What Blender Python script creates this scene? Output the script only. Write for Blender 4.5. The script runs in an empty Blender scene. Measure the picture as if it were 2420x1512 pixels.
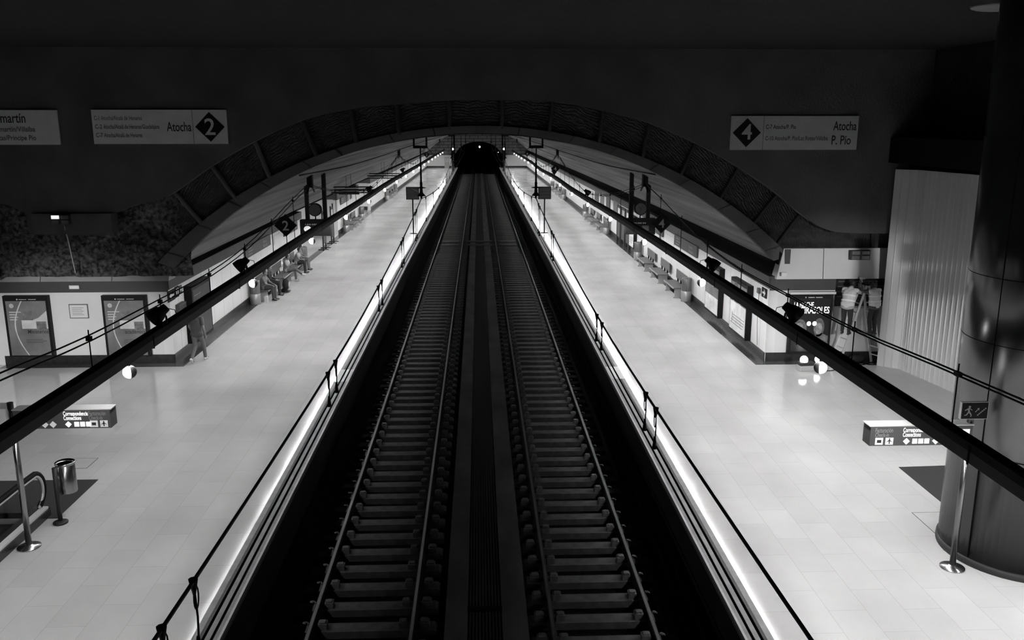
import bpy, bmesh, math, random
from mathutils import Vector, Matrix, Euler, noise
random.seed(7)
S = bpy.context.scene
COL = S.collection
pi = math.pi

# ------------------------------------------------------------------ camera, world, exposure
cam = bpy.data.cameras.new('camera')
cam.sensor_fit = 'HORIZONTAL'; cam.sensor_width = 36.0
cam.lens = 36.0 * 2050.0 / 2420.0
cam.clip_start = 0.1; cam.clip_end = 500
camo = bpy.data.objects.new('camera', cam); COL.objects.link(camo)
_d = Vector((-80/2050., 468/2050., 1.0)).normalized()       # direction of the tracks seen from the camera (right, up, forward)
_u = Vector((0, _d.z, -_d.y)).normalized()
_r = _u.cross(_d)
if _r.x < 0: _r = -_r
# rows: world X, Y, Z in camera (right, up, forward)
right = Vector((_r.x, _d.x, _u.x)); up = Vector((_r.y, _d.y, _u.y)); fwd = Vector((_r.z, _d.z, _u.z))
M = Matrix((( right.x, up.x, -fwd.x, 0.0), (right.y, up.y, -fwd.y, 0.0), (right.z, up.z, -fwd.z, 7.44), (0, 0, 0, 1)))
camo.matrix_world = M
S.camera = camo
W = bpy.data.worlds.new('world'); S.world = W; W.use_nodes = True
W.node_tree.nodes['Background'].inputs[0].default_value = (1, 1, 1, 1)
W.node_tree.nodes['Background'].inputs[1].default_value = 0.0
S.view_settings.view_transform = 'Standard'; S.view_settings.look = 'None'
S.view_settings.exposure = 0.0; S.view_settings.gamma = 1.0
S.view_settings.use_curve_mapping = False
LAMP = 132.0          # radiance of the fluorescent line under each lighting beam
S.cycles.use_denoising = True
S.cycles.max_bounces = 6; S.cycles.diffuse_bounces = 4; S.cycles.glossy_bounces = 3; S.cycles.transmission_bounces = 4
S.cycles.caustics_reflective = False; S.cycles.caustics_refractive = False
S.cycles.sample_clamp_indirect = 4.0

# ------------------------------------------------------------------ helpers
def dz(y):
    """the whole station dips a little with distance"""
    t = y - 45.0
    if t < -10: return 0.0
    if t < 10: return -0.0075 * (t + 10) ** 2 / 40.0
    return -0.0075 * t

def mat(name, v, rough=0.6, metal=0.0, var=0.0, scale=4.0, stretch=(1, 1, 1), bump=0.0, bscale=30.0, spec=0.5, emit=0.0, detail=4.0):
    m = bpy.data.materials.new(name); m.use_nodes = True
    nt = m.node_tree; b = nt.nodes['Principled BSDF']
    b.inputs['Base Color'].default_value = (v, v, v, 1)
    b.inputs['Roughness'].default_value = rough; b.inputs['Metallic'].default_value = metal
    b.inputs['Specular IOR Level'].default_value = spec
    if emit:
        b.inputs['Emission Color'].default_value = (1, 1, 1, 1); b.inputs['Emission Strength'].default_value = emit
    if var or bump:
        tc = nt.nodes.new('ShaderNodeTexCoord'); mp = nt.nodes.new('ShaderNodeMapping')
        mp.inputs['Scale'].default_value = stretch
        nt.links.new(tc.outputs['Object'], mp.inputs[0])
    if var:
        n = nt.nodes.new('ShaderNodeTexNoise'); n.inputs['Scale'].default_value = scale; n.inputs['Detail'].default_value = detail
        nt.links.new(mp.outputs[0], n.inputs['Vector'])
        r = nt.nodes.new('ShaderNodeMapRange'); r.inputs[1].default_value = 0.3; r.inputs[2].default_value = 0.7
        r.inputs[3].default_value = v * (1 - var); r.inputs[4].default_value = v * (1 + var)
        nt.links.new(n.outputs[0], r.inputs[0]); nt.links.new(r.outputs[0], b.inputs['Base Color'])
    if bump:
        n2 = nt.nodes.new('ShaderNodeTexNoise'); n2.inputs['Scale'].default_value = bscale; n2.inputs['Detail'].default_value = 5
        nt.links.new(mp.outputs[0], n2.inputs['Vector'])
        bp = nt.nodes.new('ShaderNodeBump'); bp.inputs['Strength'].default_value = bump; bp.inputs['Distance'].default_value = 0.05
        nt.links.new(n2.outputs[0], bp.inputs['Height']); nt.links.new(bp.outputs[0], b.inputs['Normal'])
    return m

class MB:
    def __init__(s): s.v = []; s.f = []; s.sm = []
    def add(s, vs, fs, smooth=False):
        o = len(s.v); s.v += [tuple(v) for v in vs]
        s.f += [tuple(i + o for i in f) for f in fs]; s.sm += [smooth] * len(fs); return s
    def box(s, x0, x1, y0, y1, z0, z1):
        vs = [(x, y, z) for x in (x0, x1) for y in (y0, y1) for z in (z0, z1)]
        return s.add(vs, [(0, 1, 3, 2), (4, 6, 7, 5), (0, 4, 5, 1), (2, 3, 7, 6), (0, 2, 6, 4), (1, 5, 7, 3)])
    def cbox(s, c, d, rz=0, rx=0, ry=0):
        R = Euler((rx, ry, rz)).to_matrix(); c = Vector(c)
        vs = [R @ Vector((x*d[0]/2, y*d[1]/2, z*d[2]/2)) + c for x in (-1, 1) for y in (-1, 1) for z in (-1, 1)]
        return s.add(vs, [(0, 1, 3, 2), (4, 6, 7, 5), (0, 4, 5, 1), (2, 3, 7, 6), (0, 2, 6, 4), (1, 5, 7, 3)])
    def bar(s, a, b, w, h=None):
        """rectangular bar from a to b"""
        a = Vector(a); b = Vector(b); h = h or w; t = (b - a).normalized()
        u = t.cross(Vector((0, 0, 1)));  u = u.normalized() if u.length > 1e-4 else Vector((1, 0, 0))
        n = u.cross(t)
        vs = [p + u*i*w/2 + n*j*h/2 for p in (a, b) for i, j in ((-1, -1), (1, -1), (1, 1), (-1, 1))]
        return s.add(vs, [(3, 2, 1, 0), (4, 5, 6, 7), (0, 1, 5, 4), (1, 2, 6, 5), (2, 3, 7, 6), (3, 0, 4, 7)])
    def tube(s, pts, r, n=8, cap=True, closed=False, smooth=True):
        pts = [Vector(p) for p in pts]; N = len(pts)
        rs = r if isinstance(r, (list, tuple)) else [r] * N
        vs = []; prev = None
        for i, p in enumerate(pts):
            if closed: t = pts[(i+1) % N] - pts[i-1]
            else: t = pts[min(i+1, N-1)] - pts[max(i-1, 0)]
            t = t.normalized() if t.length > 1e-9 else Vector((0, 0, 1))
            if prev is None:
                u = t.cross(Vector((0, 0, 1))); u = u if u.length > 1e-3 else t.cross(Vector((0, 1, 0)))
            else:
                u = prev - t * prev.dot(t)
            u.normalize(); prev = u; w = t.cross(u)
            vs += [p + (u*math.cos(2*pi*k/n) + w*math.sin(2*pi*k/n)) * rs[i] for k in range(n)]
        fs = []
        for i in range(N if closed else N-1):
            j = (i+1) % N
            for k in range(n):
                l = (k+1) % n; fs.append((i*n+k, i*n+l, j*n+l, j*n+k))
        s.add(vs, fs, smooth)
        if cap and not closed:
            o = len(s.v) - len(vs)
            s.f += [tuple(o + k for k in reversed(range(n))), tuple(o + (N-1)*n + k for k in range(n))]; s.sm += [False, False]
        return s
    def cyl(s, a, b, r, n=16): return s.tube([a, b], r, n)
    def lathe(s, prof, c=(0, 0, 0), n=24, smooth=True):
        vs = [(c[0] + r*math.cos(2*pi*k/n), c[1] + r*math.sin(2*pi*k/n), c[2] + z) for r, z in prof for k in range(n)]
        fs = [(i*n+k, i*n+(k+1) % n, (i+1)*n+(k+1) % n, (i+1)*n+k) for i in range(len(prof)-1) for k in range(n)]
        s.add(vs, fs, smooth); o = len(s.v) - len(vs)
        if prof[0][0] > 1e-6: s.f.append(tuple(o + k for k in reversed(range(n)))); s.sm.append(False)
        if prof[-1][0] > 1e-6: s.f.append(tuple(o + (len(prof)-1)*n + k for k in range(n))); s.sm.append(False)
        return s
    def ell(s, c, r, n=14, m=10, R=None):
        vs = []; c = Vector(c)
        for i in range(m+1):
            th = pi*i/m
            for k in range(n):
                v = Vector((r[0]*math.sin(th)*math.cos(2*pi*k/n), r[1]*math.sin(th)*math.sin(2*pi*k/n), r[2]*math.cos(th)))
                vs.append(c + (R @ v if R else v))
        return s.add(vs, [(i*n+k, (i+1)*n+k, (i+1)*n+(k+1) % n, i*n+(k+1) % n) for i in range(m) for k in range(n)], True)
    def prism(s, poly, a, b, axis='y'):
        """2-D polygon extruded between a and b along an axis; poly in the two other axes, in order"""
        def P(p, t): return {'x': (t, p[0], p[1]), 'y': (p[0], t, p[1]), 'z': (p[0], p[1], t)}[axis]
        n = len(poly)
        return s.add([P(p, a) for p in poly] + [P(p, b) for p in poly],
                     [tuple(range(n))[::-1], tuple(range(n, 2*n))] + [(k, (k+1) % n, n+(k+1) % n, n+k) for k in range(n)])
    def plate(s, o, ux, uz, pts, depth=0.004):
        """flat polygon with thickness on a surface: o origin, ux/uz in-plane axes, pts [(u, v)], raised along the normal"""
        o = Vector(o); ux = Vector(ux); uz = Vector(uz); nn = ux.cross(uz)
        n = len(pts)
        A = [o + ux*p[0] + uz*p[1] for p in pts]; B = [a + nn*depth for a in A]
        return s.add(A + B, [tuple(range(n))[::-1], tuple(range(n, 2*n))] + [(k, (k+1) % n, n+(k+1) % n, n+k) for k in range(n)])
    def rect(s, o, ux, uz, x0, x1, z0, z1, depth=0.004): return s.plate(o, ux, uz, [(x0, z0), (x1, z0), (x1, z1), (x0, z1)], depth)
    def disc(s, o, ux, uz, cx, cz, rx, rz=None, depth=0.004, n=24):
        rz = rz or rx
        return s.plate(o, ux, uz, [(cx + rx*math.cos(2*pi*k/n), cz + rz*math.sin(2*pi*k/n)) for k in range(n)], depth)
    def along(s, prof, ys, closed=False, smooth=False, droop=True):
        """profile [(x, z)] swept along Y through the stations ys, following the dip of the station"""
        n = len(prof); vs = [(x, y, z + (dz(y) if droop else 0)) for y in ys for x, z in prof]
        fs = []
        for i in range(len(ys)-1):
            for k in range(n if closed else n-1):
                l = (k+1) % n; fs.append((i*n+k, (i+1)*n+k, (i+1)*n+l, i*n+l))
        if closed: fs += [tuple(range(n)), tuple((len(ys)-1)*n + k for k in reversed(range(n)))]
        return s.add(vs, fs, smooth)
    def text(s, o, ux, uz, txt, h, x=0, z=0, w=None, align='L', bold=0.0):
        vs, fs, x0, x1, hh = text_geo(txt)
        k = h / 0.7; kx = k if w is None else w / max(x1 - x0, 1e-6)
        W_ = (x1 - x0) * kx
        off = x - x0*kx - {'L': 0, 'C': W_/2, 'R': W_}[align]
        o = Vector(o); ux = Vector(ux); uz = Vector(uz); nn = ux.cross(uz)
        return s.add([o + ux*(off + v[0]*kx) + uz*(z + v[1]*k) + nn*0.006 for v in vs], fs)
    def build(s, name, m, parent=None, bevel=0.0):
        me = bpy.data.meshes.new(name); me.from_pydata(s.v, [], s.f)
        me.polygons.foreach_set('use_smooth', s.sm)
        bm = bmesh.new(); bm.from_mesh(me); bmesh.ops.recalc_face_normals(bm, faces=bm.faces); bm.to_mesh(me); bm.free()
        me.update()
        me.materials.append(m)
        o = bpy.data.objects.new(name, me); COL.objects.link(o)
        if parent: o.parent = parent
        if bevel:
            b = o.modifiers.new('bevel', 'BEVEL'); b.width = bevel; b.segments = 2; b.limit_method = 'ANGLE'
        return o

_tc = {}
def text_geo(txt):
    if txt in _tc: return _tc[txt]
    cu = bpy.data.curves.new('t', 'FONT'); cu.body = txt; cu.size = 1.0; cu.resolution_u = 3; cu.offset = 0.012
    ob = bpy.data.objects.new('t', cu); COL.objects.link(ob)
    dg = bpy.context.evaluated_depsgraph_get(); dg.update()
    me = bpy.data.meshes.new_from_object(ob.evaluated_get(dg))
    vs = [tuple(v.co) for v in me.vertices]; fs = [tuple(p.vertices) for p in me.polygons]
    bpy.data.objects.remove(ob); bpy.data.curves.remove(cu); bpy.data.meshes.remove(me)
    xs = [v[0] for v in vs] or [0, 1]
    _tc[txt] = (vs, fs, min(xs), max(xs), 1.0); return _tc[txt]

def tag(o, label=None, cat=None, group=None, kind=None):
    if label: o['label'] = label
    if cat: o['category'] = cat
    if group: o['group'] = group
    if kind: o['kind'] = kind
    return o
def thing(name, label, cat, loc=(0, 0, 0), rz=0, group=None):
    o = bpy.data.objects.new(name, None); COL.objects.link(o); o.empty_display_size = 0.1
    o.location = loc; o.rotation_euler = (0, 0, rz)
    return tag(o, label, cat, group)
def struct(name, mb, m, **k): return tag(mb.build(name, m, **k), kind='structure')
def copy_tree(o, parent=None):
    c = o.copy(); COL.objects.link(c); c.parent = parent
    for ch in list(o.children): copy_tree(ch, c)
    return c
ORD = ['first', 'second', 'third', 'fourth', 'fifth', 'sixth', 'seventh', 'eighth', 'ninth', 'tenth', 'eleventh', 'twelfth', 'thirteenth',
       'fourteenth', 'fifteenth', 'sixteenth', 'seventeenth', 'eighteenth', 'nineteenth', 'twentieth', 'twenty-first', 'twenty-second', 'twenty-third',
       'twenty-fourth', 'twenty-fifth', 'twenty-sixth', 'twenty-seventh', 'twenty-eighth', 'twenty-ninth', 'thirtieth']
def lerp_tab(t, y):
    if y <= t[0][0]: return t[0][1]
    for (a, p), (b, q) in zip(t, t[1:]):
        if y <= b: return p + (q - p) * (y - a) / (b - a)
    return t[-1][1]
def smooth_path(pts, n=6):
    out = []
    for i in range(len(pts)-1):
        p0 = Vector(pts[max(i-1, 0)]); p1 = Vector(pts[i]); p2 = Vector(pts[i+1]); p3 = Vector(pts[min(i+2, len(pts)-1)])
        for k in range(n):
            t = k/n
            out.append(0.5*((2*p1) + (p2-p0)*t + (2*p0-5*p1+4*p2-p3)*t*t + (3*p1-p0-3*p2+p3)*t**3))
    out.append(Vector(pts[-1])); return out

# ------------------------------------------------------------------ materials
def floor_mat():
    m = bpy.data.materials.new('polished_tiles'); m.use_nodes = True; nt = m.node_tree; b = nt.nodes['Principled BSDF']
    tc = nt.nodes.new('ShaderNodeTexCoord'); mp = nt.nodes.new('ShaderNodeMapping')
    nt.links.new(tc.outputs['Object'], mp.inputs[0]); mp.inputs['Rotation'].default_value = (0, 0, pi/2)
    br = nt.nodes.new('ShaderNodeTexBrick'); nt.links.new(mp.outputs[0], br.inputs['Vector'])
    br.inputs['Scale'].default_value = 1.0; br.inputs['Brick Width'].default_value = 1.2; br.inputs['Row Height'].default_value = 0.6
    br.inputs['Mortar Size'].default_value = 0.005; br.inputs['Mortar Smooth'].default_value = 0.3; br.offset = 0.5
    br.inputs['Color1'].default_value = (0.63, 0.63, 0.63, 1); br.inputs['Color2'].default_value = (0.675, 0.675, 0.675, 1)
    br.inputs['Mortar'].default_value = (0.5, 0.5, 0.5, 1)
    n = nt.nodes.new('ShaderNodeTexNoise'); n.inputs['Scale'].default_value = 0.35; n.inputs['Detail'].default_value = 5
    nt.links.new(tc.outputs['Object'], n.inputs['Vector'])
    r = nt.nodes.new('ShaderNodeMapRange'); r.inputs[1].default_value = .3; r.inputs[2].default_value = .7; r.inputs[3].default_value = .84; r.inputs[4].default_value = 1.08
    nt.links.new(n.outputs[0], r.inputs[0])
    mx = nt.nodes.new('ShaderNodeMix'); mx.data_type = 'RGBA'; mx.blend_type = 'MULTIPLY'; mx.inputs[0].default_value = 1.0
    nt.links.new(br.outputs['Color'], mx.inputs[6]); nt.links.new(r.outputs[0], mx.inputs[7]); nt.links.new(mx.outputs[2], b.inputs['Base Color'])
    b.inputs['Roughness'].default_value = 0.11
    b.inputs['Specular IOR Level'].default_value = 0.5
    return m
def brick_mat():
    m = bpy.data.materials.new('block_wall'); m.use_nodes = True; nt = m.node_tree; b = nt.nodes['Principled BSDF']
    tc = nt.nodes.new('ShaderNodeTexCoord'); mp = nt.nodes.new('ShaderNodeMapping'); mp.inputs['Rotation'].default_value = (pi/2, 0, 0)
    nt.links.new(tc.outputs['Object'], mp.inputs[0])
    br = nt.nodes.new('ShaderNodeTexBrick'); nt.links.new(mp.outputs[0], br.inputs['Vector'])
    br.inputs['Scale'].default_value = 1.0; br.inputs['Brick Width'].default_value = 1.6; br.inputs['Row Height'].default_value = 0.55
    br.inputs['Mortar Size'].default_value = 0.06
    br.inputs['Color1'].default_value = (.2, .2, .2, 1); br.inputs['Color2'].default_value = (.24, .24, .24, 1); br.inputs['Mortar'].default_value = (.05, .05, .05, 1)
    nt.links.new(br.outputs['Color'], b.inputs['Base Color']); b.inputs['Roughness'].default_value = .8
    return m
def panel_mat():
    """white enamelled wall panels with thin vertical joints every 1.2 m"""
    m = mat('white_wall_panels', 0.80, 0.35, var=0.05, scale=0.6, spec=0.4)
    nt = m.node_tree; b = nt.nodes['Principled BSDF']
    src = b.inputs['Base Color'].links[0].from_socket
    tc = nt.nodes.new('ShaderNodeTexCoord'); sp = nt.nodes.new('ShaderNodeSeparateXYZ'); nt.links.new(tc.outputs['Object'], sp.inputs[0])
    ad = nt.nodes.new('ShaderNodeMath'); ad.operation = 'ADD'; nt.links.new(sp.outputs['X'], ad.inputs[0]); nt.links.new(sp.outputs['Y'], ad.inputs[1])
    pp = nt.nodes.new('ShaderNodeMath'); pp.operation = 'PINGPONG'; pp.inputs[1].default_value = 0.6; nt.links.new(ad.outputs[0], pp.inputs[0])
    gt = nt.nodes.new('ShaderNodeMath'); gt.operation = 'GREATER_THAN'; gt.inputs[1].default_value = 0.012; nt.links.new(pp.outputs[0], gt.inputs[0])
    mr = nt.nodes.new('ShaderNodeMapRange'); mr.inputs[3].default_value = 0.55; mr.inputs[4].default_value = 1.0; nt.links.new(gt.outputs[0], mr.inputs[0])
    mx = nt.nodes.new('ShaderNodeMath'); mx.operation = 'MULTIPLY'; nt.links.new(src, mx.inputs[0]); nt.links.new(mr.outputs[0], mx.inputs[1])
    nt.links.new(mx.outputs[0], b.inputs['Base Color']); return m

M_FLOOR = floor_mat(); M_BRICK = brick_mat(); M_PANEL = panel_mat()
M_WHITE = mat('white_panel', 0.78, 0.4)
M_CREAM = mat('pale_panel', 0.74, 0.45, var=.05, scale=1.0)
M_FRIEZE = mat('grey_frieze', 0.045, 0.45, var=.1, scale=1.5)
M_SKIRT = mat('dark_granite', 0.022, 0.25, var=.3, scale=8)
M_STRIP = mat('dark_floor_granite', 0.055, 0.15, var=.25, scale=5)
M_CONC = mat('dark_concrete', 0.075, 0.85, var=.25, scale=0.8, bump=.25, bscale=14)
M_CONC2 = mat('ring_concrete', 0.075, 0.8, var=.2, scale=1.2, bump=.15, bscale=12)
M_ROUGH = mat('scored_concrete', 0.045, 0.9, var=.4, scale=2.5, stretch=(1, 1, 2.2), bump=1.0, bscale=9)
_nt = M_ROUGH.node_tree; _bp = [n for n in _nt.nodes if n.type == 'BUMP'][0]; _wv = _nt.nodes.new('ShaderNodeTexWave'); _wv.wave_type = 'RINGS'; _wv.rings_direction = 'SPHERICAL'
_bp.inputs['Strength'].default_value = .7; _wv.inputs['Scale'].default_value = 13.0; _wv.inputs['Distortion'].default_value = 4.0; _wv.inputs['Detail'].default_value = 3.0
_nt.links.new([n for n in _nt.nodes if n.type == 'TEX_COORD'][0].outputs['Object'], _wv.inputs['Vector']); _nt.links.new(_wv.outputs['Fac'], _bp.inputs['Height'])
M_ROCK = mat('rock_face', 0.075, 0.95, var=.85, scale=9.0, bump=1.0, bscale=16, detail=12)
_mr = [n for n in M_ROCK.node_tree.nodes if n.type == 'MAP_RANGE'][0]; _mr.inputs[1].default_value = .36; _mr.inputs[2].default_value = .68
M_VAULT = mat('vault_concrete', 0.42, 0.7, var=.75, scale=1.6, stretch=(1.6, .03, 1.6), bump=.1, bscale=5)
M_CEIL = mat('black_ceiling', 0.005, 0.95, var=.5, scale=2, bump=.8, bscale=18)
M_BLACK = mat('black_paint', 0.004, 0.55, spec=.2)
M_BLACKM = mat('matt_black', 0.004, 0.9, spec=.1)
M_BEAM = mat('black_metal', 0.005, 0.7, spec=.15)
M_FASCIA = mat('dark_grey_metal', 0.018, 0.55)
M_STEEL = mat('brushed_steel', 0.45, 0.25, metal=1.0, var=.12, scale=3, stretch=(8, 8, .6))
M_CHROME = mat('polished_steel', 0.7, 0.12, metal=1.0)
M_ALU = mat('aluminium', 0.72, 0.38, metal=.6)
M_RAILTOP = mat('worn_rail_steel', 0.22, 0.28, metal=1.0)
M_RAILGLINT = mat('painted_glint_steel', 0.9, 0.3, metal=1.0)  # paler steel colour stands in for light glinting along one rail
M_RUST = mat('rusty_steel', 0.035, 0.75, var=.4, scale=12)
M_SLEEP = mat('sleeper_concrete', 0.115, 0.85, var=.3, scale=5, bump=.2, bscale=25)
M_BLOCK = mat('fastening_concrete', 0.17, 0.8, var=.25, scale=12)
M_BALLAST = mat('oily_ballast', 0.012, 0.95, var=.6, scale=14, bump=1, bscale=20)
M_SLAB = mat('track_slab', 0.17, 0.85, var=.3, scale=1.6, stretch=(1, .4, 1))
M_GRATE = mat('drain_grating', 0.035, 0.8)
M_EDGE = mat('edge_stone', 0.30, 0.45, var=.15, scale=4)
M_EDGE2 = mat('edge_groove', 0.10, 0.6, var=.2, scale=6)
M_NOSE = mat('edge_nosing', 0.6, 0.35)
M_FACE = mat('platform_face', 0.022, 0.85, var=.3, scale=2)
M_LAMP = mat('fluorescent_tube', 1.0, emit=LAMP)
M_LAMPDIM = mat('dim_fluorescent_tube', 1.0, emit=LAMP*.55)
M_GLOBE = mat('lit_globe', 1.0, emit=5.0)
M_SIGN = mat('sign_white', 0.88, 0.5, var=.06, scale=3)
M_SIGNW = mat('sign_enamel', 0.75, 0.4)
M_SIGNK = mat('sign_dark', 0.010, 0.6, spec=.1)
M_SIGNG = mat('sign_grey', 0.06, 0.5)
M_FADED = mat('faded_lettering', 0.24, 0.6)
M_INK = mat('ink', 0.02, 0.6)
M_INK2 = mat('grey_ink', 0.10, 0.6)
M_GLOW = mat('backlit_lettering', 0.9, emit=0.9)
M_GLOW2 = mat('dim_backlit', 0.5, emit=0.28)
M_LED = mat('dim_led', 0.3, emit=0.08)
M_P1 = mat('poster_grey', 0.17, 0.3, var=.35, scale=1.6, spec=.6)
M_P2 = mat('poster_light', 0.6, 0.3, var=.2, scale=3)
M_P3 = mat('poster_dark', 0.02, 0.25)
M_P4 = mat('poster_mid', 0.16, 0.3, var=.5, scale=7)
M_LIT = mat('backlit_poster', 0.45, emit=0.22, var=.3, scale=3)
M_BENCH = mat('bench_sheet', 0.22, 0.35, metal=.5)
M_BENCHL = mat('bench_edge', 0.7, 0.3, metal=.5)
M_SKIN = mat('skin', 0.2, 0.55)
M_SKIN2 = mat('skin_dark', 0.1, 0.55)
M_HAIR = mat('dark_hair', 0.012, 0.6)
M_CLW = mat('light_cloth', 0.36, 0.9)
M_CLG = mat('grey_cloth', 0.14, 0.9)
M_CLM = mat('mid_cloth', 0.05, 0.9)
M_CLD = mat('dark_cloth', 0.018, 0.9)
M_VEST = mat('safety_vest', 0.62, 0.85)
M_TAPE = mat('reflective_tape', 0.85, 0.4)
M_SHOE = mat('dark_shoe', 0.02, 0.5)
M_SHOEW = mat('white_shoe', 0.75, 0.5)
M_MAT = mat('black_mat', 0.035, 0.8)
M_CORR = mat('corrugated_white', 0.74, 0.65, spec=.2, var=.06, scale=.5, stretch=(3, 3, .3))
M_GLASS = bpy.data.materials.new('clear_glass'); M_GLASS.use_nodes = True
_b = M_GLASS.node_tree.nodes['Principled BSDF']; _b.inputs['Base Color'].default_value = (.85, .85, .85, 1)
_b.inputs['Roughness'].default_value = 0.03; _b.inputs['Transmission Weight'].default_value = 1.0; _b.inputs['IOR'].default_value = 1.1

# ------------------------------------------------------------------ large structure
YS = [-10, 0, 10, 20, 30, 35, 40, 45, 50, 55, 62, 70, 80, 95, 110, 130, 150, 166]
XL, XR = -9.65, 9.05            # wall planes of the two platforms
EDGE = 3.87
ALC = [(47.6, 59.8), (70.6, 78.3)]   # side passages on the left
def wall_runs(ys, ye, cuts):
    out = []; a = ys
    for c, d in cuts: out.append((a, c)); a = d
    out.append((a, ye)); return out
def ysec(a, b, step=6.0):
    n = max(1, int((b - a) / step)); return [a + (b - a) * k / n for k in range(n + 1)]

for nm, sx, xo in (('floor_left', -1, 18.0), ('floor_right', 1, 18.0)):
    m = MB().along([(sx*4.30, 0), (sx*xo, 0), (sx*xo, -.2), (sx*4.30, -.2)], YS, closed=True)
    fl = struct(nm, m, M_FLOOR)
    # platform edge: pale stone, dark groove, bright nosing, front face
    for n2, x0, x1, zt, zb, mm in (('edge_stone', 4.20, 4.30, 0, -.2, M_EDGE), ('edge_groove', 4.135, 4.20, -.004, -.2, M_EDGE2), ('edge_stone', 3.91, 4.135, 0, -.2, M_EDGE),
                               ('nosing', 3.87, 3.91, .002, -.06, M_NOSE)):
        k = MB().along([(sx*x0, zt), (sx*x1, zt), (sx*x1, zb), (sx*x0, zb)], YS, closed=True).build(n2, mm, fl)
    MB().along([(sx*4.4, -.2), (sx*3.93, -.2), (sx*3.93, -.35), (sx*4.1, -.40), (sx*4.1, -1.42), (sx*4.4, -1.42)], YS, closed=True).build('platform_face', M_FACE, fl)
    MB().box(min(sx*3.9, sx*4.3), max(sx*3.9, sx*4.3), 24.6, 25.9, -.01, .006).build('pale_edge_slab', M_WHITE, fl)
struct('floor_trackbed', MB().along([(-4.3, -1.42), (4.3, -1.42), (4.3, -1.6), (-4.3, -1.6)], YS + [190], closed=True), M_BALLAST)

# platform walls
def platform_wall(side):
    X = XL if side == 'left' else XR; s = -1 if side == 'left' else 1
    y0 = 26.85 if side == 'left' else 26.35
    runs = wall_runs(y0, 165.0, ALC if side == 'left' else [])
    m = MB(); fr = MB(); sk = MB(); bk = MB()
    for a, b in runs:
        ys = ysec(a, b)
        m.along([(X, 0), (X, 2.36), (X + s*.3, 2.36), (X + s*.3, 0)], ys, closed=True)
        sk.along([(X - s*.03, 0), (X - s*.03, .29), (X, .29), (X, 0)], ys, closed=True)
    o = struct('wall_' + side, m, M_PANEL)
    tag(sk.build('baseboard_' + side, M_SKIRT), kind='structure')
    for a, b in runs:
        fr.along([(X - s*.02, 2.36), (X - s*.02, 2.74), (X + s*.25, 2.74), (X + s*.25, 2.36)], ysec(a, b), closed=True)
    fr.build('frieze', M_FRIEZE, o)
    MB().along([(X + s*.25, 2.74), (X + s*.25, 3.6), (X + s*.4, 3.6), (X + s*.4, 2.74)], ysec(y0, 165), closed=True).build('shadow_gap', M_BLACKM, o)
    st = MB().along([(X - s*.40, 0.003), (X, .003), (X, -.02), (X - s*.40, -.02)], ysec(y0 - .4, 165), closed=True)
    tag(st.build('trim_floor_' + side, M_STRIP), kind='structure')
platform_wall('left'); platform_wall('right')

# side passages on the left, each with an added light panel to brighten it
for k, (a, b) in enumerate(ALC):
    d = dz((a + b) / 2); x0 = -17.5
    m = MB().box(x0, XL - .3, b, b + .2, d, d + 2.36).box(x0, XL - .3, a - .2, a, d, d + 2.36).box(x0 - .2, x0, a - .2, b + .2, d, d + 2.8)
    o = struct('wall_passage', m, M_PANEL)
    MB().box(x0, XL, b - .04, b + .2, d + 2.36, d + 3.2).build('lintel', M_FRIEZE, o)
    MB().box(x0, XL - .3, b - .03, b, d, d + .29).build('skirting', M_SKIRT, o)
    MB().box(x0, XL - .4, a, b, d + 3.25, d + 3.4).build('passage_ceiling', M_CEIL, o)
    lt = thing('added_passage_light', f'wide ceiling light panel added to brighten the {("nearer", "farther")[k]} side passage on the left', 'light', (-15.5, (a + b)/2, d + 3.12))
    MB().box(-1.55, 1.55, -1.05, 1.05, .03, .12).build('housing', M_WHITE, lt)
    MB().box(-1.5, 1.5, -1.0, 1.0, -.01, .03).build('diffuser', mat('added_passage_glow', 1.0, emit=14.0), lt)

# vault
def arc(R, cz, x0, x1, n=60): return [(x0 + (x1-x0)*k/n, cz + math.sqrt(R*R - (x0 + (x1-x0)*k/n)**2)) for k in range(n+1)]
inner = arc(12.7, 7.12 - 12.7, -9.25, 9.15); outer = arc(13.7, 7.33 - 13.7, 9.62, -9.72)
YV = [26.75] + ysec(30, 166, 8)
struct('ceiling_vault', MB().along(inner, YV, smooth=True).along(outer[::-1], YV, smooth=True), M_VAULT)
# concrete ring at the mouth of the vault
n = len(inner); fo = outer[::-1]
rb = MB(); vs = []
for (x, z), (xo, zo) in zip(inner, fo): vs += [(x, 26.38, z), (xo, 26.34, zo), (x, 26.8, z), (xo, 26.9, zo)]
fs = []
for k in range(n-1):
    a = 4*k; b = a+4; fs += [(a, b, b+1, a+1), (a, a+2, b+2, b), (a+1, b+1, b+3, a+3)]
rb.add(vs, fs)
ringo = struct('trim_arch_ring', rb, M_CONC2)
jb = MB()
for ax in (-8.9, -8.1, -7.2, -6.2, -5.1, -3.9, -2.6, -1.3, 0, 1.3, 2.6, 3.9, 5.1, 6.2, 7.2, 8.1, 8.9):
    i = min(range(n), key=lambda q: abs(inner[q][0] - ax)); (x, z), (xo, zo) = inner[i], fo[i]
    jb.bar((x, 26.37, z), (xo, 26.33, zo), .02, .03)
jb.build('joint', M_INK, ringo)

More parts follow.
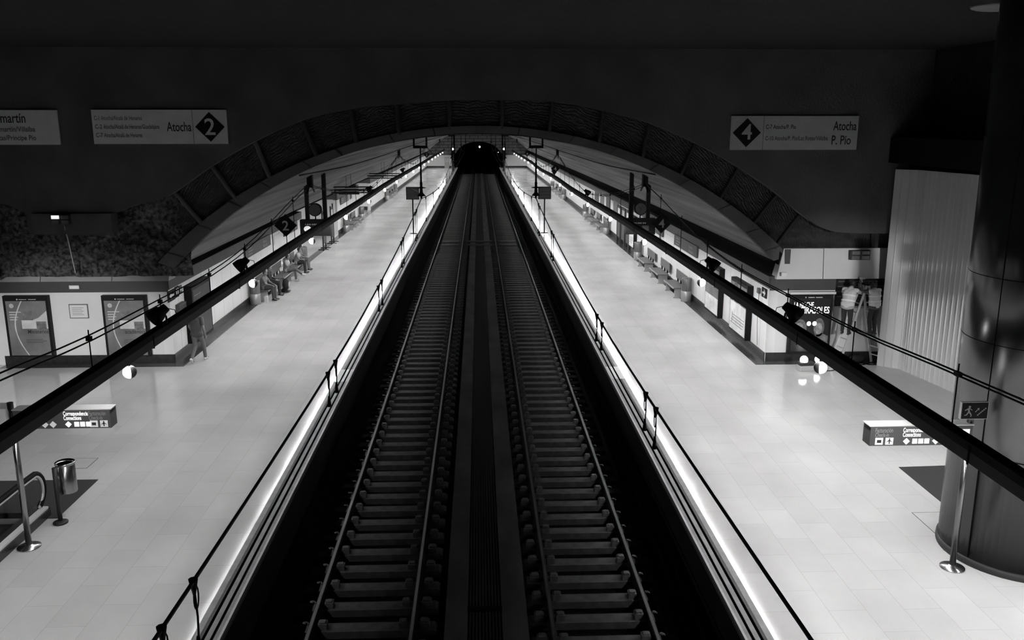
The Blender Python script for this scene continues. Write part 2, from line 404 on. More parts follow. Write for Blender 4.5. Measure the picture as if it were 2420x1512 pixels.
# concrete front wall above the arch
low = [(-18, 5.1), (-14.5, 5.15), (-13.95, 5.12), (-13.5, 4.95), (-13.28, 4.8), (-13.25, 4.25), (-12.9, 4.2), (-12.2, 4.16), (-11.6, 4.2), (-11.02, 4.18), (-10.95, 4.78), (-10.6, 4.86),
       (-10.1, 5.05), (-9.5, 5.2), (-8.95, 5.42), (-7.8, 6.18), (-6.52, 6.88), (-5.12, 7.48), (-3.65, 7.81), (-2.32, 7.94), (-.83, 8.05), (.7, 8.06),
       (2.2, 8.02), (3.7, 7.75), (5.05, 7.4), (6.5, 6.8), (7.8, 6.1), (9.0, 5.32), (9.76, 4.72), (10.5, 4.28), (11.4, 4.13), (14.5, 4.1)]
lw = [tuple(v) for v in smooth_path([(x, z, 0) for x, z in low], 5)]
def curtain(low, y0, y1, ztop):
    vs = []; fs = []
    for p in low: vs += [(p[0], y0, p[1]), (p[0], y0, ztop), (p[0], y1, p[1]), (p[0], y1, ztop)]
    for k in range(len(low)-1):
        a = 4*k; b = a+4; fs += [(a, b, b+1, a+1), (a+2, a+3, b+3, b+2), (a, a+2, b+2, b)]
    return MB().add(vs, fs)
cw = struct('wall_front', curtain(lw, 26.0, 26.28, 9.5), M_CONC)
# scored concrete between ring and wall edge
def lowz(x):
    for (a, p), (b, q) in zip(low, low[1:]):
        if a <= x <= b: return p + (q-p)*(x-a)/(b-a)
    return 4.1
def ringz(x): return 7.33 - 13.7 + math.sqrt(13.7**2 - min(abs(x), 9.62)**2)
def sheet(x0, x1, zlo, zhi, nx, nz, y, amp, sc, seed):
    vs = []; fs = []
    for i in range(nx+1):
        x = x0 + (x1-x0)*i/nx
        for j in range(nz+1):
            a, b = zlo(x), zhi(x); z = a + (b-a)*j/nz
            vs.append((x, y + amp*(noise.noise(Vector((x*sc, z*sc, seed))) + .6*noise.noise(Vector((x*sc*2.7, z*sc*2.7, seed+9)))), z))
    for i in range(nx):
        for j in range(nz):
            a = i*(nz+1)+j; fs.append((a, a+nz+1, a+nz+2, a+1))
    return MB().add(vs, fs, True)
struct('wall_scored', sheet(-9.0, 9.7, lambda x: ringz(x) - .25, lambda x: lowz(x) + .25, 220, 10, 26.47, .03, 2.2, 3.1), M_ROUGH)
struct('wall_scored_right', sheet(9.3, 14.4, lambda x: 3.55, lambda x: lowz(x) + .3, 60, 14, 26.47, .03, 2.2, 5.1), M_ROUGH)
struct('wall_rock', sheet(-18, -8.75, lambda x: 2.85, lambda x: min(lowz(x) + .25, 5.4), 200, 60, 26.52, .17, 1.5, 8.3), M_ROCK)
M_SHADEPIPE = mat('painted_shade_pipe', .022, .8)  # darker copy for the unlit ribs, their shade put into the colour
RIBS = [(-9.03, 5.4, -8.38, 4.55), (-7.88, 6.17, -7.3, 5.25), (-6.59, 6.87, -6.22, 5.89), (-5.18, 7.48, -4.82, 6.54), (-3.74, 7.81, -3.62, 6.93), (-2.39, 7.94, -2.34, 7.17),
        (-.84, 8.06, -.85, 7.33), (.71, 8.06, .71, 7.35), (2.21, 8.02, 2.13, 7.23), (3.72, 7.76, 3.63, 6.92), (5.1, 7.38, 4.95, 6.51), (6.52, 6.8, 6.15, 5.9), (7.87, 6.08, 7.4, 5.19),
        (9.11, 5.28, 8.45, 4.38), (9.87, 4.67, 9.22, 3.69), (12.21, 4.06, 12.25, 3.6)]
for k, (xa, za, xb, zb_) in enumerate(RIBS):
    nx_, nz_ = (xa-xb), (za-zb_); L = math.hypot(nx_, nz_); ex, ez = nx_/L*.1, nz_/L*.1
    pts = [Vector((xa+ex, 26.4, za+ez)).lerp(Vector((xb-ex, 26.4, zb_-ez)), t/8) for t in range(9)]
    for p in pts: p.x += random.uniform(-.012, .012)
    o = MB().tube(pts, .075 if k < 6 else .06, 8).build('arch_pipe', M_CONC2 if k < 3 else M_SHADEPIPE)
    tag(o, f'{ORD[k]} radial pipe rib from the left across the scored concrete arch band', 'pipe', 'radial pipe ribs round the arch')
# adjoining arch springing at the far left
struct('trim_side_arch', MB().tube([(-15.8, 26.2, 4.2), (-15.2, 26.2, 3.75), (-14.8, 26.2, 3.3), (-14.5, 26.2, 2.9)], .16, 8), M_CONC2)

# ceiling of the hall and side wall over the partition
struct('ceiling', MB().box(-18, 18, -6, 26.2, 9.5, 9.8), M_CEIL)
struct('wall_right_upper', MB().box(13.4, 13.9, 13.0, 26.0, 0, 9.5), M_CEIL)
struct('trim_downstand', MB().box(12.3, 13.5, 17.0, 26.0, 6.25, 7.0), M_BLACKM)

# transverse walls facing the hall
def hall_wall_left():
    Y = 26.85
    o = struct('wall_hall_left', MB().box(-18, XL - .3, Y, Y + .3, 0, 2.36), M_CREAM)
    MB().box(-18, XL - .02, Y - .03, Y + .3, 2.3, 2.66).build('frieze', M_FRIEZE, o)
    m = MB()
    for x0, x1 in ((-18, -13.48), (-13.46, -11.32), (-11.30, -9.58)):
        m.add([(x0, Y - .12, 2.66), (x1, Y - .12, 2.66), (x1, Y + .02, 2.97), (x0, Y + .02, 2.97), (x0, Y + .5, 2.66), (x1, Y + .5, 2.66), (x1, Y + .5, 2.97), (x0, Y + .5, 2.97)],
              [(0, 1, 2, 3), (5, 4, 7, 6), (3, 2, 6, 7), (0, 4, 5, 1), (0, 3, 7, 4), (1, 5, 6, 2)])
    m.build('coping_panel', mat('coping', .34, .5, var=.1, scale=1.5), o)
    MB().box(-14.88, XL - .0, Y - .03, Y, 0, .29).build('skirting', M_SKIRT, o)
    tag(MB().box(-14.88, XL + .4, Y - .42, Y, -.02, .004).build('trim_floor_hall_left', M_STRIP), kind='structure')
hall_wall_left()
def hall_wall_right():
    Y = 26.35
    o = struct('wall_hall_right', MB().box(XR + .3, 14.2, Y, Y + .3, 0, 2.36), M_CREAM)
    MB().box(XR + .02, 11.15, Y - .03, Y + .3, 2.3, 2.68).build('frieze', M_FRIEZE, o)
    m = MB()
    for x0, x1, t in ((9.42, 10.66, 9.2), (10.68, 13.2, 10.68)):
        m.add([(t, Y - .16, 2.68), (x1, Y - .16, 2.68), (x1, Y - .04, 3.62), (x0, Y - .04, 3.62), (t, Y + .3, 2.68), (x1, Y + .3, 2.68), (x1, Y + .3, 3.62), (x0, Y + .3, 3.62)],
              [(0, 1, 2, 3), (5, 4, 7, 6), (3, 2, 6, 7), (0, 4, 5, 1), (0, 3, 7, 4), (1, 5, 6, 2)])
    m.build('upper_panel', M_CREAM, o)
    MB().box(XR + .4, 9.62, Y - .1, Y + .2, 2.66, 3.6).build('corner_return', M_CONC2, o)
    MB().box(XR + .02, 13.2, Y - .03, Y, 0, .29).build('skirting', M_SKIRT, o)
    # stripped bay where the men work: dark void above, bare grey and pale boards below
    MB().box(11.16, 13.0, Y - .02, Y + .02, 1.78, 2.68).build('dark_opening', M_SKIRT, o)
    for z in (2.1, 2.26, 2.42, 2.58): MB().box(11.2, 13.0, Y - .07, Y - .02, z - .022, z + .022).build('cable_rail', mat('old_rail', .06, .6, var=.4, scale=6), o)
    MB().box(11.08, 13.0, Y - .03, Y + .02, .30, 1.78).build('bare_board', mat('bare_board', .36, .7, var=.15, scale=1.5), o)
    MB().box(11.32, 12.4, Y - .05, Y - .02, .32, 1.72).build('pale_board', M_CREAM, o)
    MB().box(12.86, 13.06, Y - .25, Y, .0, 2.66).build('stripped_post', mat('stripped_post', .3, .8, var=.5, scale=6), o)
    tag(MB().box(XR - .4, 13.0, Y - .40, Y, -.02, .004).build('trim_floor_hall_right', M_STRIP), kind='structure')
hall_wall_right()

# far end wall with the running tunnel
Yf = 165.0; df = dz(Yf)
tun = [(-4.35, -1.42 + df), (-4.62, .6 + df), (-4.6, 1.6 + df), (-4.2, 2.75 + df), (-3.5, 3.65 + df), (-2.4, 4.35 + df), (-1.2, 4.68 + df), (0, 4.78 + df)]
tun = tun + [(-x, z) for x, z in tun[-2::-1]]
m = MB(); N_ = len(tun)
top = [(x, 8.0) for x, z in tun]
vs = [(x, Yf, z) for x, z in tun] + [(x, Yf, z) for x, z in top]
m.add(vs, [(k, k+1, N_+k+1, N_+k) for k in range(N_-1)])
m.box(-11, -4.35, Yf, Yf + .2, -1.5 + df, 8).box(4.35, 11, Yf, Yf + .2, -1.5 + df, 8)
fw = struct('wall_far', m, M_BRICK)
for s in (-1, 1):
    MB().box(min(s*9.6, s*5.05), max(s*9.6, s*5.05), Yf - .06, Yf, .3 + df, 2.3 + df).build('white_panel', M_WHITE, fw)
    MB().box(min(s*9.6, s*5.05), max(s*9.6, s*5.05), Yf - .08, Yf, df, .3 + df).build('skirting', M_SKIRT, fw)
    MB().box(min(s*9.6, s*5.05), max(s*9.6, s*5.05), Yf - .08, Yf, 2.3 + df, 2.65 + df).build('frieze', M_FRIEZE, fw)
d1 = struct('door_1', MB().box(-6.35, -5.45, Yf - .12, Yf - .04, df, 1.95 + df), mat('far_door', .45, .5)); MB().box(-6.25, -5.55, Yf - .14, Yf - .12, 1.0 + df, 1.75 + df).build('door_pane', M_P2, d1)
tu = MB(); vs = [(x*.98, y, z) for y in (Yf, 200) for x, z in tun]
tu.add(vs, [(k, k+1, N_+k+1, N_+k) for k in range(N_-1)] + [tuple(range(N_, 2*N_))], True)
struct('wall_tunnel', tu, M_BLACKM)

# corrugated site partition on the right
def corrugated():
    pts = []
    P = [Vector((12.42, 25.75)), Vector((12.93, 25.3)), Vector((13.52, 21.75))]
    o = MB(); path = []
    for a, b in zip(P, P[1:]):
        d = b - a; L = d.length; nn = Vector((-d.y, d.x)).normalized() * -1; k = int(L / .19)
        for i in range(k):
            for t, h in ((.0, 0), (.80, 0), (.88, -.02), (.94, -.02)):
                p = a + d * ((i + t) / k) - nn * h; path.append(p)
    path.append(P[-1])
    vs = []; n_ = len(path)
    for z in (0.0, 6.06): vs += [(p.x, p.y, z) for p in path]
    o.add(vs, [(k, k+1, n_+k+1, n_+k) for k in range(n_-1)])
    vs2 = [(p[0] + .06, p[1] + .03, p[2]) for p in vs]; o.add(vs2, [(k, k+1, n_+k+1, n_+k) for k in range(n_-1)])
    t = o.build('site_partition', M_CORR); tag(t, 'tall white corrugated metal partition beside the steel column', 'partition')
    MB().box(12.95, 12.98, 25.0, 25.03, .1, 6.0).build('edge_trim', M_CORR, t)
corrugated()

# ------------------------------------------------------------------ tracks
YR = list(range(-2, 166, 4)) + [190]
rail_prof = [(-.036, 0), (.036, 0), (.036, -.035), (.012, -.05), (.012, -.14), (.07, -.155), (.07, -.17), (-.07, -.17), (-.07, -.155), (-.012, -.14), (-.012, -.05), (-.036, -.035)]
for x, lb in ((-2.95, 'outer rail of the left track, nearest the left platform'), (-1.21, 'inner rail of the left track with a light glint painted along it'),
              (1.21, 'inner rail of the right track beside the centre drain'), (2.95, 'outer rail of the right track, nearest the right platform')):
    t = thing('steel_rail', lb, 'rail', (x, -2, 0), group='running rails')
    a = MB().along([(p, q - 1.0) for p, q in rail_prof], YR, closed=True); a.v = [(v[0], v[1] + 2, v[2]) for v in a.v]; a.build('rail_body', M_RUST, t)
    b = MB().along([(-.026, -.999), (.026, -.999), (.026, -1.004), (-.026, -1.004)], YR, closed=True); b.v = [(v[0], v[1] + 2, v[2]) for v in b.v]; b.build('running_surface', M_RAILGLINT if x == -1.21 else M_RAILTOP, t)
# sleepers
sl_me = MB().prism([(-1.28, -1.30), (-1.28, -1.20), (-1.22, -1.165), (1.22, -1.165), (1.28, -1.20), (1.28, -1.30)], -.14, .14, 'y')
def block_mb(x, s):
    b = MB().cbox((x - s*.02, 0, -1.12), (.15, .16, .10)).cbox((x - s*.02, 0, -1.06), (.10, .12, .03))
    return b
proto = {}
def sleeper(track, y, detail):
    s = -1 if track == 'left' else 1
    key = (track, detail)
    if key not in proto:
        o = tag(sl_me.build('sleeper', M_SLEEP), f'pale concrete sleeper across the {track} track with rail fastenings', 'sleeper', f'sleepers of the {track} track')
        if detail:
            for xr in (-.87, .87):
                for side in (-1, 1):
                    if abs(xr + side) > 1.5 or True:
                        far = (xr*s > 0)         # platform side rail
                        b = MB()
                        if side * xr < 0: b.cbox((xr + side*.17, 0, -1.115), (.15, .15, .11)).cbox((xr + side*.17, 0, -1.05), (.10, .10, .03))
                        elif far: b.tube([(xr + side*.12 + .045*math.cos(a), .05*math.sin(a), -1.10 + .012*a) for a in [q*pi/5 for q in range(9)]], .014, 6)
                        else: b.cbox((xr + side*.2, 0, -1.12), (.17, .18, .10)).cbox((xr + side*.2, 0, -1.055), (.12, .13, .04))
                        b.build('rail_fastening', M_BLOCK if not (far and side*xr > 0) else M_SLAB, o)
        proto[key] = o; first = True
    else:
        o = copy_tree(proto[key])
    o.location = (s*2.08, y, dz(y))
far_sl = {'left': MB(), 'right': MB()}
y = 9.6; k = 0
while y < 164:
    for tr in ('left', 'right'):
        if k < 150: sleeper(tr, y + (0.12 if tr == 'right' else 0), k < 70)
        else:
            s = -1 if tr == 'left' else 1
            far_sl[tr].box(s*2.08 - 1.25, s*2.08 + 1.25, y - .14, y + .14, -1.3 + dz(y), -1.165 + dz(y))
    y += .68; k += 1
for tr in far_sl: tag(far_sl[tr].build('far_sleepers', M_SLEEP), f'farthest run of concrete sleepers of the {tr} track near the tunnel', 'sleepers', kind='stuff')
# centre strips and drain
YC = [-2] + YS[2:]
for x0, x1, lb in ((-.66, -.26, 'left'), (.35, .80, 'right')):
    tag(MB().along([(x0, -1.13), (x1, -1.13), (x1, -1.42), (x0, -1.42)], YC, closed=True).build('trim_centre_strip_' + lb, M_SLAB), kind='structure')
gr = MB()
gr.along([(-.26, -1.16), (.35, -1.16), (.35, -1.42), (-.26, -1.42)], YC, closed=True)
for xx in [-.23 + .058*i for i in range(10)]: gr.along([(xx, -1.145), (xx + .03, -1.145), (xx + .03, -1.16), (xx, -1.16)], YC, closed=True)
tag(gr.build('drain_grating', M_GRATE), 'long dark slotted drain grating between the two tracks', 'grating')
tag(MB().box(-.27, .36, 14.05, 14.2, -1.15, -1.13).build('grating_joint', M_BLACKM), 'dark joint plate across the near end of the drain grating', 'plate')
for k, yy in enumerate((62.3, 64.2)):
    o = thing('cable_duct', f'{("nearer", "farther")[k]} pale cable duct crossing between the rails of both tracks', 'duct', (0, yy, -1.06 + dz(yy)), group='cable ducts crossing the tracks')
    for x0, x1 in ((-2.7, -1.5), (-.95, .95), (1.5, 2.7)): MB().box(x0, x1, -.2, .2, -.06, .02).build('duct_section', M_SLAB, o)
# cable pipes on the ballast beside the right platform
for k, (x, z, r) in enumerate(((3.45, -1.33, .10), (3.75, -1.2, .045), (3.86, -1.08, .03))):
    o = MB().tube([(x - .1*math.exp(-((yy-15)/8.)**2) + .03*math.sin(yy*.35 + k), yy, z + dz(yy)) for yy in range(8, 120, 2)], r, 8).build('track_cable', M_RUST if k == 0 else M_BLACKM)
    tag(o, ('thick dark cable pipe on the ballast beside the right track', 'middle black cable under the right platform edge', 'thin upper black cable under the right platform edge')[k], 'cable')
tag(MB().along([(-3.3, -1.36), (-3.15, -1.36), (-3.15, -1.42), (-3.3, -1.42)], [8, 20, 40, 60, 100, 160], closed=True).build('track_cable', M_RUST), 'dark flat cable duct beside the left track under the platform edge', 'cable')

# ------------------------------------------------------------------ lighting beams
TAB = {-1: [(-6, 3.45), (11, 3.45), (35, 3.45), (41, 3.40), (49, 3.37), (55, 3.38), (64, 3.34), (73, 3.25), (82, 3.16), (98, 3.0), (114, 2.9), (133, 2.73), (163, 2.47)],
       1: [(-6, 3.40), (16, 3.40), (30, 3.37), (41, 3.28), (50, 3.14), (60, 3.04), (66, 3.07), (73, 3.05), (86, 2.82), (95, 2.78), (103, 2.86), (118, 2.73), (145, 2.44), (163, 2.3)]}
SIDE = {-1: 'left', 1: 'right'}
def zb(s, y):
    return sum(lerp_tab(TAB[s], y + q) for q in (-3, 0, 3)) / 3 + .075
YB = [-6 + 2*k for k in range(85)]
for s in (-1, 1):
    X = 6.2*s
    t = thing('lighting_beam', f'long black lighting beam hung over the {SIDE[s]} platform', 'light fixture', (X, -5, 0))
    def sweep(prof, nm, m, ya=-9, yb=999):
        mb = MB(); n_ = len(prof); Y_ = [y for y in YB if ya <= y <= yb]
        vs = [(p[0], y + 5, zb(s, y) + p[1]) for y in Y_ for p in prof]
        fs = [(i*n_+k, i*n_+(k+1) % n_, (i+1)*n_+(k+1) % n_, (i+1)*n_+k) for i in range(len(Y_)-1) for k in range(n_)]
        fs += [tuple(range(n_)), tuple((len(Y_)-1)*n_ + k for k in reversed(range(n_)))]
        return mb.add(vs, fs).build(nm, m, t)
    sweep([(-.09, .05), (-.04, .05), (-.03, .01), (.03, .01), (.04, .05), (.09, .05), (.09, -.06), (.075, -.07), (.075, -.085), (-.075, -.085), (-.075, -.07), (-.09, -.06)], 'housing', M_BEAM)
    sweep([(-s*.078, -.06), (-s*.090, -.06), (-s*.094, -.205), (-s*.086, -.205)], 'inner_skirt', M_FASCIA)
    sweep([(s*.072, -.06), (s*.09, -.06), (s*.09, -.152), (s*.08, -.152)], 'outer_skirt', M_FASCIA)
    tp = [(-s*.055, -.086), (s*.0, -.086), (s*.0, -.136), (-s*.055, -.136)]
    if s > 0: sweep(tp, 'lamp_tube', M_LAMP)
    else:
        sweep(tp, 'lamp_tube', M_LAMP, 26); tag(sweep(tp, 'lamp_tube', M_LAMPDIM, -9, 26), 'dimmer tubes of the near end')
    jb = MB()
    for yy in range(4, 160, 6): jb.box(-.096, .096, yy + 5 - .02, yy + 5 + .02, zb(s, yy) - .23, zb(s, yy) + .02)
    jb.build('joint_plate', M_BLACKM, t)
    # globes
    for k in range(17):
        y = 15.0 + 8.65*k; g = thing('globe_lamp', f'{ORD[k]} lit white globe lamp from the near end under the {SIDE[s]} lighting beam', 'lamp', (X, y, zb(s, y) - .205), group=f'globe lamps under the {SIDE[s]} beam')
        MB().cyl((0, 0, -.09), (0, 0, .13), .03, 10).build('stem', M_BLACK, g)
        MB().ell((0, 0, -.19), (.115, .115, .115), 24, 16).build('globe', M_GLOBE, g)
        # half shade on the track side
        sh = MB(); R = .122; vs = []
        for i in range(11):
            th = pi*i/10
            for j in range(11):
                ph = -.62*pi/2 + .62*pi*j/10
                vs.append((-s*R*math.sin(th)*math.cos(ph), R*math.sin(th)*math.sin(ph), -.19 + R*math.cos(th)))
        sh.add(vs, [(i*11+j, i*11+j+1, (i+1)*11+j+1, (i+1)*11+j) for i in range(10) for j in range(10)], True)
        sh.build('half_shade', M_FASCIA, g)
    # spotlights on top of the beam
    for k, y in enumerate((16.7, 22.8, 50.0, 72.5)):
        g = thing('spotlight', f'{ORD[k]} black spotlight from the near end on top of the {SIDE[s]} lighting beam', 'spotlight', (X, y, zb(s, y) + .05), group=f'spotlights on the {SIDE[s]} beam')
        for q in (-1, 1): MB().tube([(-s*.08, q*.10, 0), (-s*.05, q*.15, .14), (s*.0, q*.14, .26)], .02, 6).build('bracket', M_BLACK, g)
        a = Vector((-s*.12, .02, .36)); b = Vector((s*.16, -.06, .13))
        MB().tube([a + (b-a)*t for t in (0, .3, .34, .62, 1.0)], [.085, .10, .12, .155, .165], 16).build('lamp_head', M_BLACK, g)
        MB().tube([b, b + (b-a)*.02], .15, 16).build('lens', M_INK2, g)
        MB().tube([(-s*.12, .02, .34), (-s*.27, .04, .3), (-s*.3, .04, .14), (-s*.1, .03, .0)], .008, 6).build('flex', M_BLACK, g)
    # suspension cables in spans, with hanger rods
    first = [(-4, 5.2), (4, 4.6), (9, 4.33), (11.2, 4.22), (13.6, 4.09), (16.8, 4.04), (20, 4.02), (23.2, 4.17), (26.3, 4.5), (29.5, 4.90), (32.3, 5.18)]
    spans = [first]
    for a in (32.3, 68.9, 105.5):
        b = a + 36.6; c = (a+b)/2; z0 = zb(s, c) + .28
        spans.append([(a + (b-a)*q/16, z0 + (5.18 + dz(a + (b-a)*q/16) - z0)*abs(q/8 - 1)**1.6) for q in range(17)])
    for k, sp in enumerate(spans):
        y0, z0 = sp[0]; o = thing('suspension_cable', f'{ORD[k]} span from the near end of twin cables holding the {SIDE[s]} lighting beam', 'cable', (X, y0, z0), group=f'suspension cables of the {SIDE[s]} beam')
        P = smooth_path([(0, y - y0, z - z0) for y, z in sp], 3)
        for dx, dzz in ((-.03, .035), (.03, -.035)): MB().tube([(p[0] + dx, p[1], p[2] + dzz) for p in P], .013, 6).build('cable', M_BLACK, o)
        y = y0 + 2.45 + (.0 if s > 0 else .15) if k else -4 + (17.6 if s < 0 else 14.6) - 3.15*2
        while y < sp[-1][0] - 1.2:
            zc = lerp_tab(sp, y); bt = zb(s, y) + .05
            if zc - bt > .1:
                MB().cyl((0, y - y0, bt - z0), (0, y - y0, zc + .14 - z0), .011, 6).cbox((0, y - y0, zc - z0), (.06, .11, .06)).build('hanger_rod', M_BLACK, o)
            y += 3.15
    for k, ya in enumerate((32.5, 69.1, 105.7, 142.3)):
        zt = 7.12 - 12.7 + math.sqrt(12.7**2 - 6.2**2) + dz(ya)
        o = thing('cable_anchor', f'{ORD[k]} black cable anchor from the near end under the vault over the {SIDE[s]} beam', 'anchor', (X, ya, zt), group=f'cable anchors of the {SIDE[s]} beam')
        MB().box(-.10, .10, -.12, .12, -.42, .04).build('mast', M_BLACK, o)
        for q in (-1, 1): MB().tube([(0, q*.1, -.3), (0, q*.75, -.3 - .32)], .035, 8).build('turnbuckle', M_BLACK, o)
        if k: MB().tube([(0, 0, -.35), (s*.55, 0, -1.1), ], .02, 6).tube([(0, 0, -.35), (-s*.55, 0, -1.1)], .02, 6).build('stay', M_BLACK, o)

# cross beams over the first side passages
for k, (y, xo, zc, lb) in enumerate(((52.6, -10.3, 3.62, 'nearer beam before the nearer passage'), (54.6, -10.3, 3.32, 'farther beam before the nearer passage'),
                                     (71.0, -10.2, 3.5, 'nearer beam before the farther passage'), (73.0, -10.2, 3.2, 'farther beam before the farther passage'))):
    L = -6.35 - xo; zc += dz(y)
    o = thing('cross_beam', f'horizontal black double tube cross beam, {lb} on the left', 'beam', (xo, y, zc), group='cross beams on the left')
    for q in (-1, 1): MB().box(0, L, -.05, .05, q*.09 - .035, q*.09 + .035).build('chord', M_BEAM, o)
    MB().box(.1, L - .05, -.03, .03, -.02, .02).build('pale_tube', M_CREAM, o)
    for xx in (.9, 2.4):
        zt = 7.12 - 12.7 + math.sqrt(max(12.7**2 - (xo + xx)**2, 1)) + dz(y); MB().cyl((xx, 0, .1), (xx, 0, zt - zc), .012, 6).build('hanger_rod', M_BLACK, o)
bx = thing('sign_box', 'flat dark sign box hanging below the nearer cross beams on the left', 'sign', (-7.95, 54.0, 3.23 + dz(54)))
MB().box(-.62, .62, -.06, .06, -.06, .1).build('case', M_SIGNK, bx)

# ------------------------------------------------------------------ lamps added out of view to brighten the two side halls
M_HALL = mat('added_hall_tube', 1.0, emit=80.0); M_HALLD = mat('dim_added_hall_tube', 1.0, emit=45.0)
def added_hall_light(label, x, y, L, along_x):
    o = thing('added_hall_light', label, 'light', (x, y, 4.75), 0 if along_x else pi/2)
    MB().box(-L/2, L/2, -.15, .15, .02, .16).box(-L/2, L/2, -.15, -.14, -.15, .02).box(-L/2, L/2, .14, .15, -.15, .02).build('housing', M_FASCIA, o)
    MB().box(-L/2 + .05, L/2 - .05, -.06, .06, -.07, .02).build('tube', M_HALL if x > 0 else M_HALLD, o)
    for q in (-.3, .3): MB().cyl((q*L, 0, .15), (q*L, 0, 4.75), .015, 6).build('hanger', M_BLACK, o)
for k, y in enumerate((10, 15.5, 21)): added_hall_light(f'{ORD[k]} added cross row of light tubes from the camera over the left hall', -19.5, y, 8, True)
added_hall_light('long added row of light tubes over the right hall beside the column', 11.9, 7.5, 20, False)
for k, y in enumerate((14.0, 16.8)): added_hall_light(f'{("nearer", "farther")[k]} short added cross row of light tubes over the right hall', 13.0 if k else 12.9, y, 1.4, True)

def added_flood(label, x, y, z, tx, ty, tz, P, deg):  # added spot, hung out of view, to brighten a hall end wall
    o = thing('floodlight', label, 'floodlight', (x, y, z))
    d = (Vector((tx, ty, tz)) - Vector((x, y, z))).normalized()
    MB().tube([d*-.25, d*-.1, d*.05], [.08, .14, .18], 16).build('head', M_BLACK, o)
    MB().cyl((0, 0, .1), (0, 0, 9.5 - z), .02, 8).build('drop_rod', M_BLACK, o)
    l = bpy.data.lights.new('added_flood_lamp', 'SPOT'); l.energy = P; l.spot_size = math.radians(deg); l.spot_blend = .75; l.shadow_soft_size = .15
    q = bpy.data.objects.new('added_flood_lamp', l); COL.objects.link(q); q.parent = o
    q.location = d*.12; q.rotation_euler = d.to_track_quat('-Z', 'Y').to_euler()
added_flood('added black floodlight hung over the right hall, aimed at the end wall', 11.8, 6.0, 6.2, 10.9, 26.2, 1.5, 5600, 20)
added_flood('added black floodlight hung over the left hall, aimed at the end wall', -13.5, 6.0, 6.2, -12.6, 26.6, .2, 8800, 21)

# ------------------------------------------------------------------ overhead line over the tracks
for s in (-1, 1):
    X = 2.03*s
    sup = [-5.5, 31.0, 67.6, 104.2, 140.8]
    z_s = lambda y: 4.80 + dz(y)
    def mz(y):
        for a, b in zip(sup, sup[1:]):
            if a <= y <= b:
                c = (a+b)/2; q = abs(y-c)/((b-a)/2); zm = 4.16 + dz(c)
                return zm + ((z_s(a) if y < c else z_s(b)) - zm) * q**1.7
        return z_s(y)
    o = thing('overhead_line', f'black overhead line with droppers above the {SIDE[s]} track', 'cable', (X, -5, 0))
    ys = [-5 + 1.5*k for k in range(98)]
    MB().tube([(0, y + 5, mz(y)) for y in ys], .016, 6).build('messenger_wire', M_BLACK, o)
    yl = [-5, 10, 25, 40, 55, 70, 90, 110, 140]
    for q in (-1, 1): MB().tube([(q*.032, y + 5, 3.72 + dz(y)) for y in yl], .012, 6).build('contact_wire', M_BLACK, o)
    base = [5.0, 11.2, 17.2, 22.6, 27.8] if s < 0 else [3.4, 9.5, 14.0, 23.6, 29.0]
    dr = []
    for y in base: dr += [y, y + .62]
    y = 33.5
    while y < 138: dr.append(y); y += 5.6
    for i, y in enumerate(dr):
        m = MB(); zt, zl = mz(y), 3.74 + dz(y)
        m.tube([(0, y + 5, zt), (.01, y + 5, (zt + zl)/2), (0, y + 5, zl)], .008, 6)
        m.tube([(0, y + 5, zt + .02), (0, y + 5, zt - .10)], [.035, .012], 8).tube([(0, y + 5, zl + .12), (0, y + 5, zl - .03)], [.012, .03], 8)
        if y < 40: m.tube([(0, y + 5 + .03 + .05*math.sin(a), zt - .14 - .09*math.cos(a)) for a in [j*pi/6 for j in range(12)]], .006, 5, closed=True)
        m.build('dropper', M_BLACK, o)
    for k, ya in enumerate(sup[1:]):
        zt = 7.12 - 12.7 + math.sqrt(12.7**2 - 2.03**2) + dz(ya)
        g = thing('line_support', f'{ORD[k]} hanging insulator support from the near end above the {SIDE[s]} track', 'support', (X, ya, zt), group=f'line supports of the {SIDE[s]} track')
        h = zt - z_s(ya)
        MB().tube([(0, 0, -.35), (0, 0, -h*.42)], .022, 8).tube([(0, 0, -h*.42), (0, 0, -h + .45)], .035, 8).build('rod', M_BLACK, g)
        MB().box(-.24, .24, -.05, .05, -.42, -.32).box(-.25, -.19, -.05, .05, -.40, .02).box(.19, .25, -.05, .05, -.40, .02).build('bracket', M_BLACK, g)
        MB().lathe([(.02, -h + .62), (.05, -h + .55), (.045, -h + .42), (.06, -h + .40), (.16, -h + .38), (.16, -h + .365), (.05, -h + .35), (.06, -h + .2), (.15, -h + .10), (.15, -h + .085), (.04, -h + .07), (.03, -h - .02)], n=16).build('insulator', M_BLACK, g)

# feeder cables lying on the vault
for s in (-1, 1):
    P = []
    for y, x in ((27.2, 5.5), (36, 6.1), (46, 6.5), (60, 6.4), (80, 5.8), (105, 5.0), (140, 4.5)):
        P.append((s*x, y, 7.12 - 12.7 + math.sqrt(12.7**2 - x*x) + dz(y) - .03))
    tag(MB().tube(smooth_path(P, 4), .022, 6).build('feeder_cable', M_BLACK), f'black feeder cable running along the vault over the {SIDE[s]} platform', 'cable')

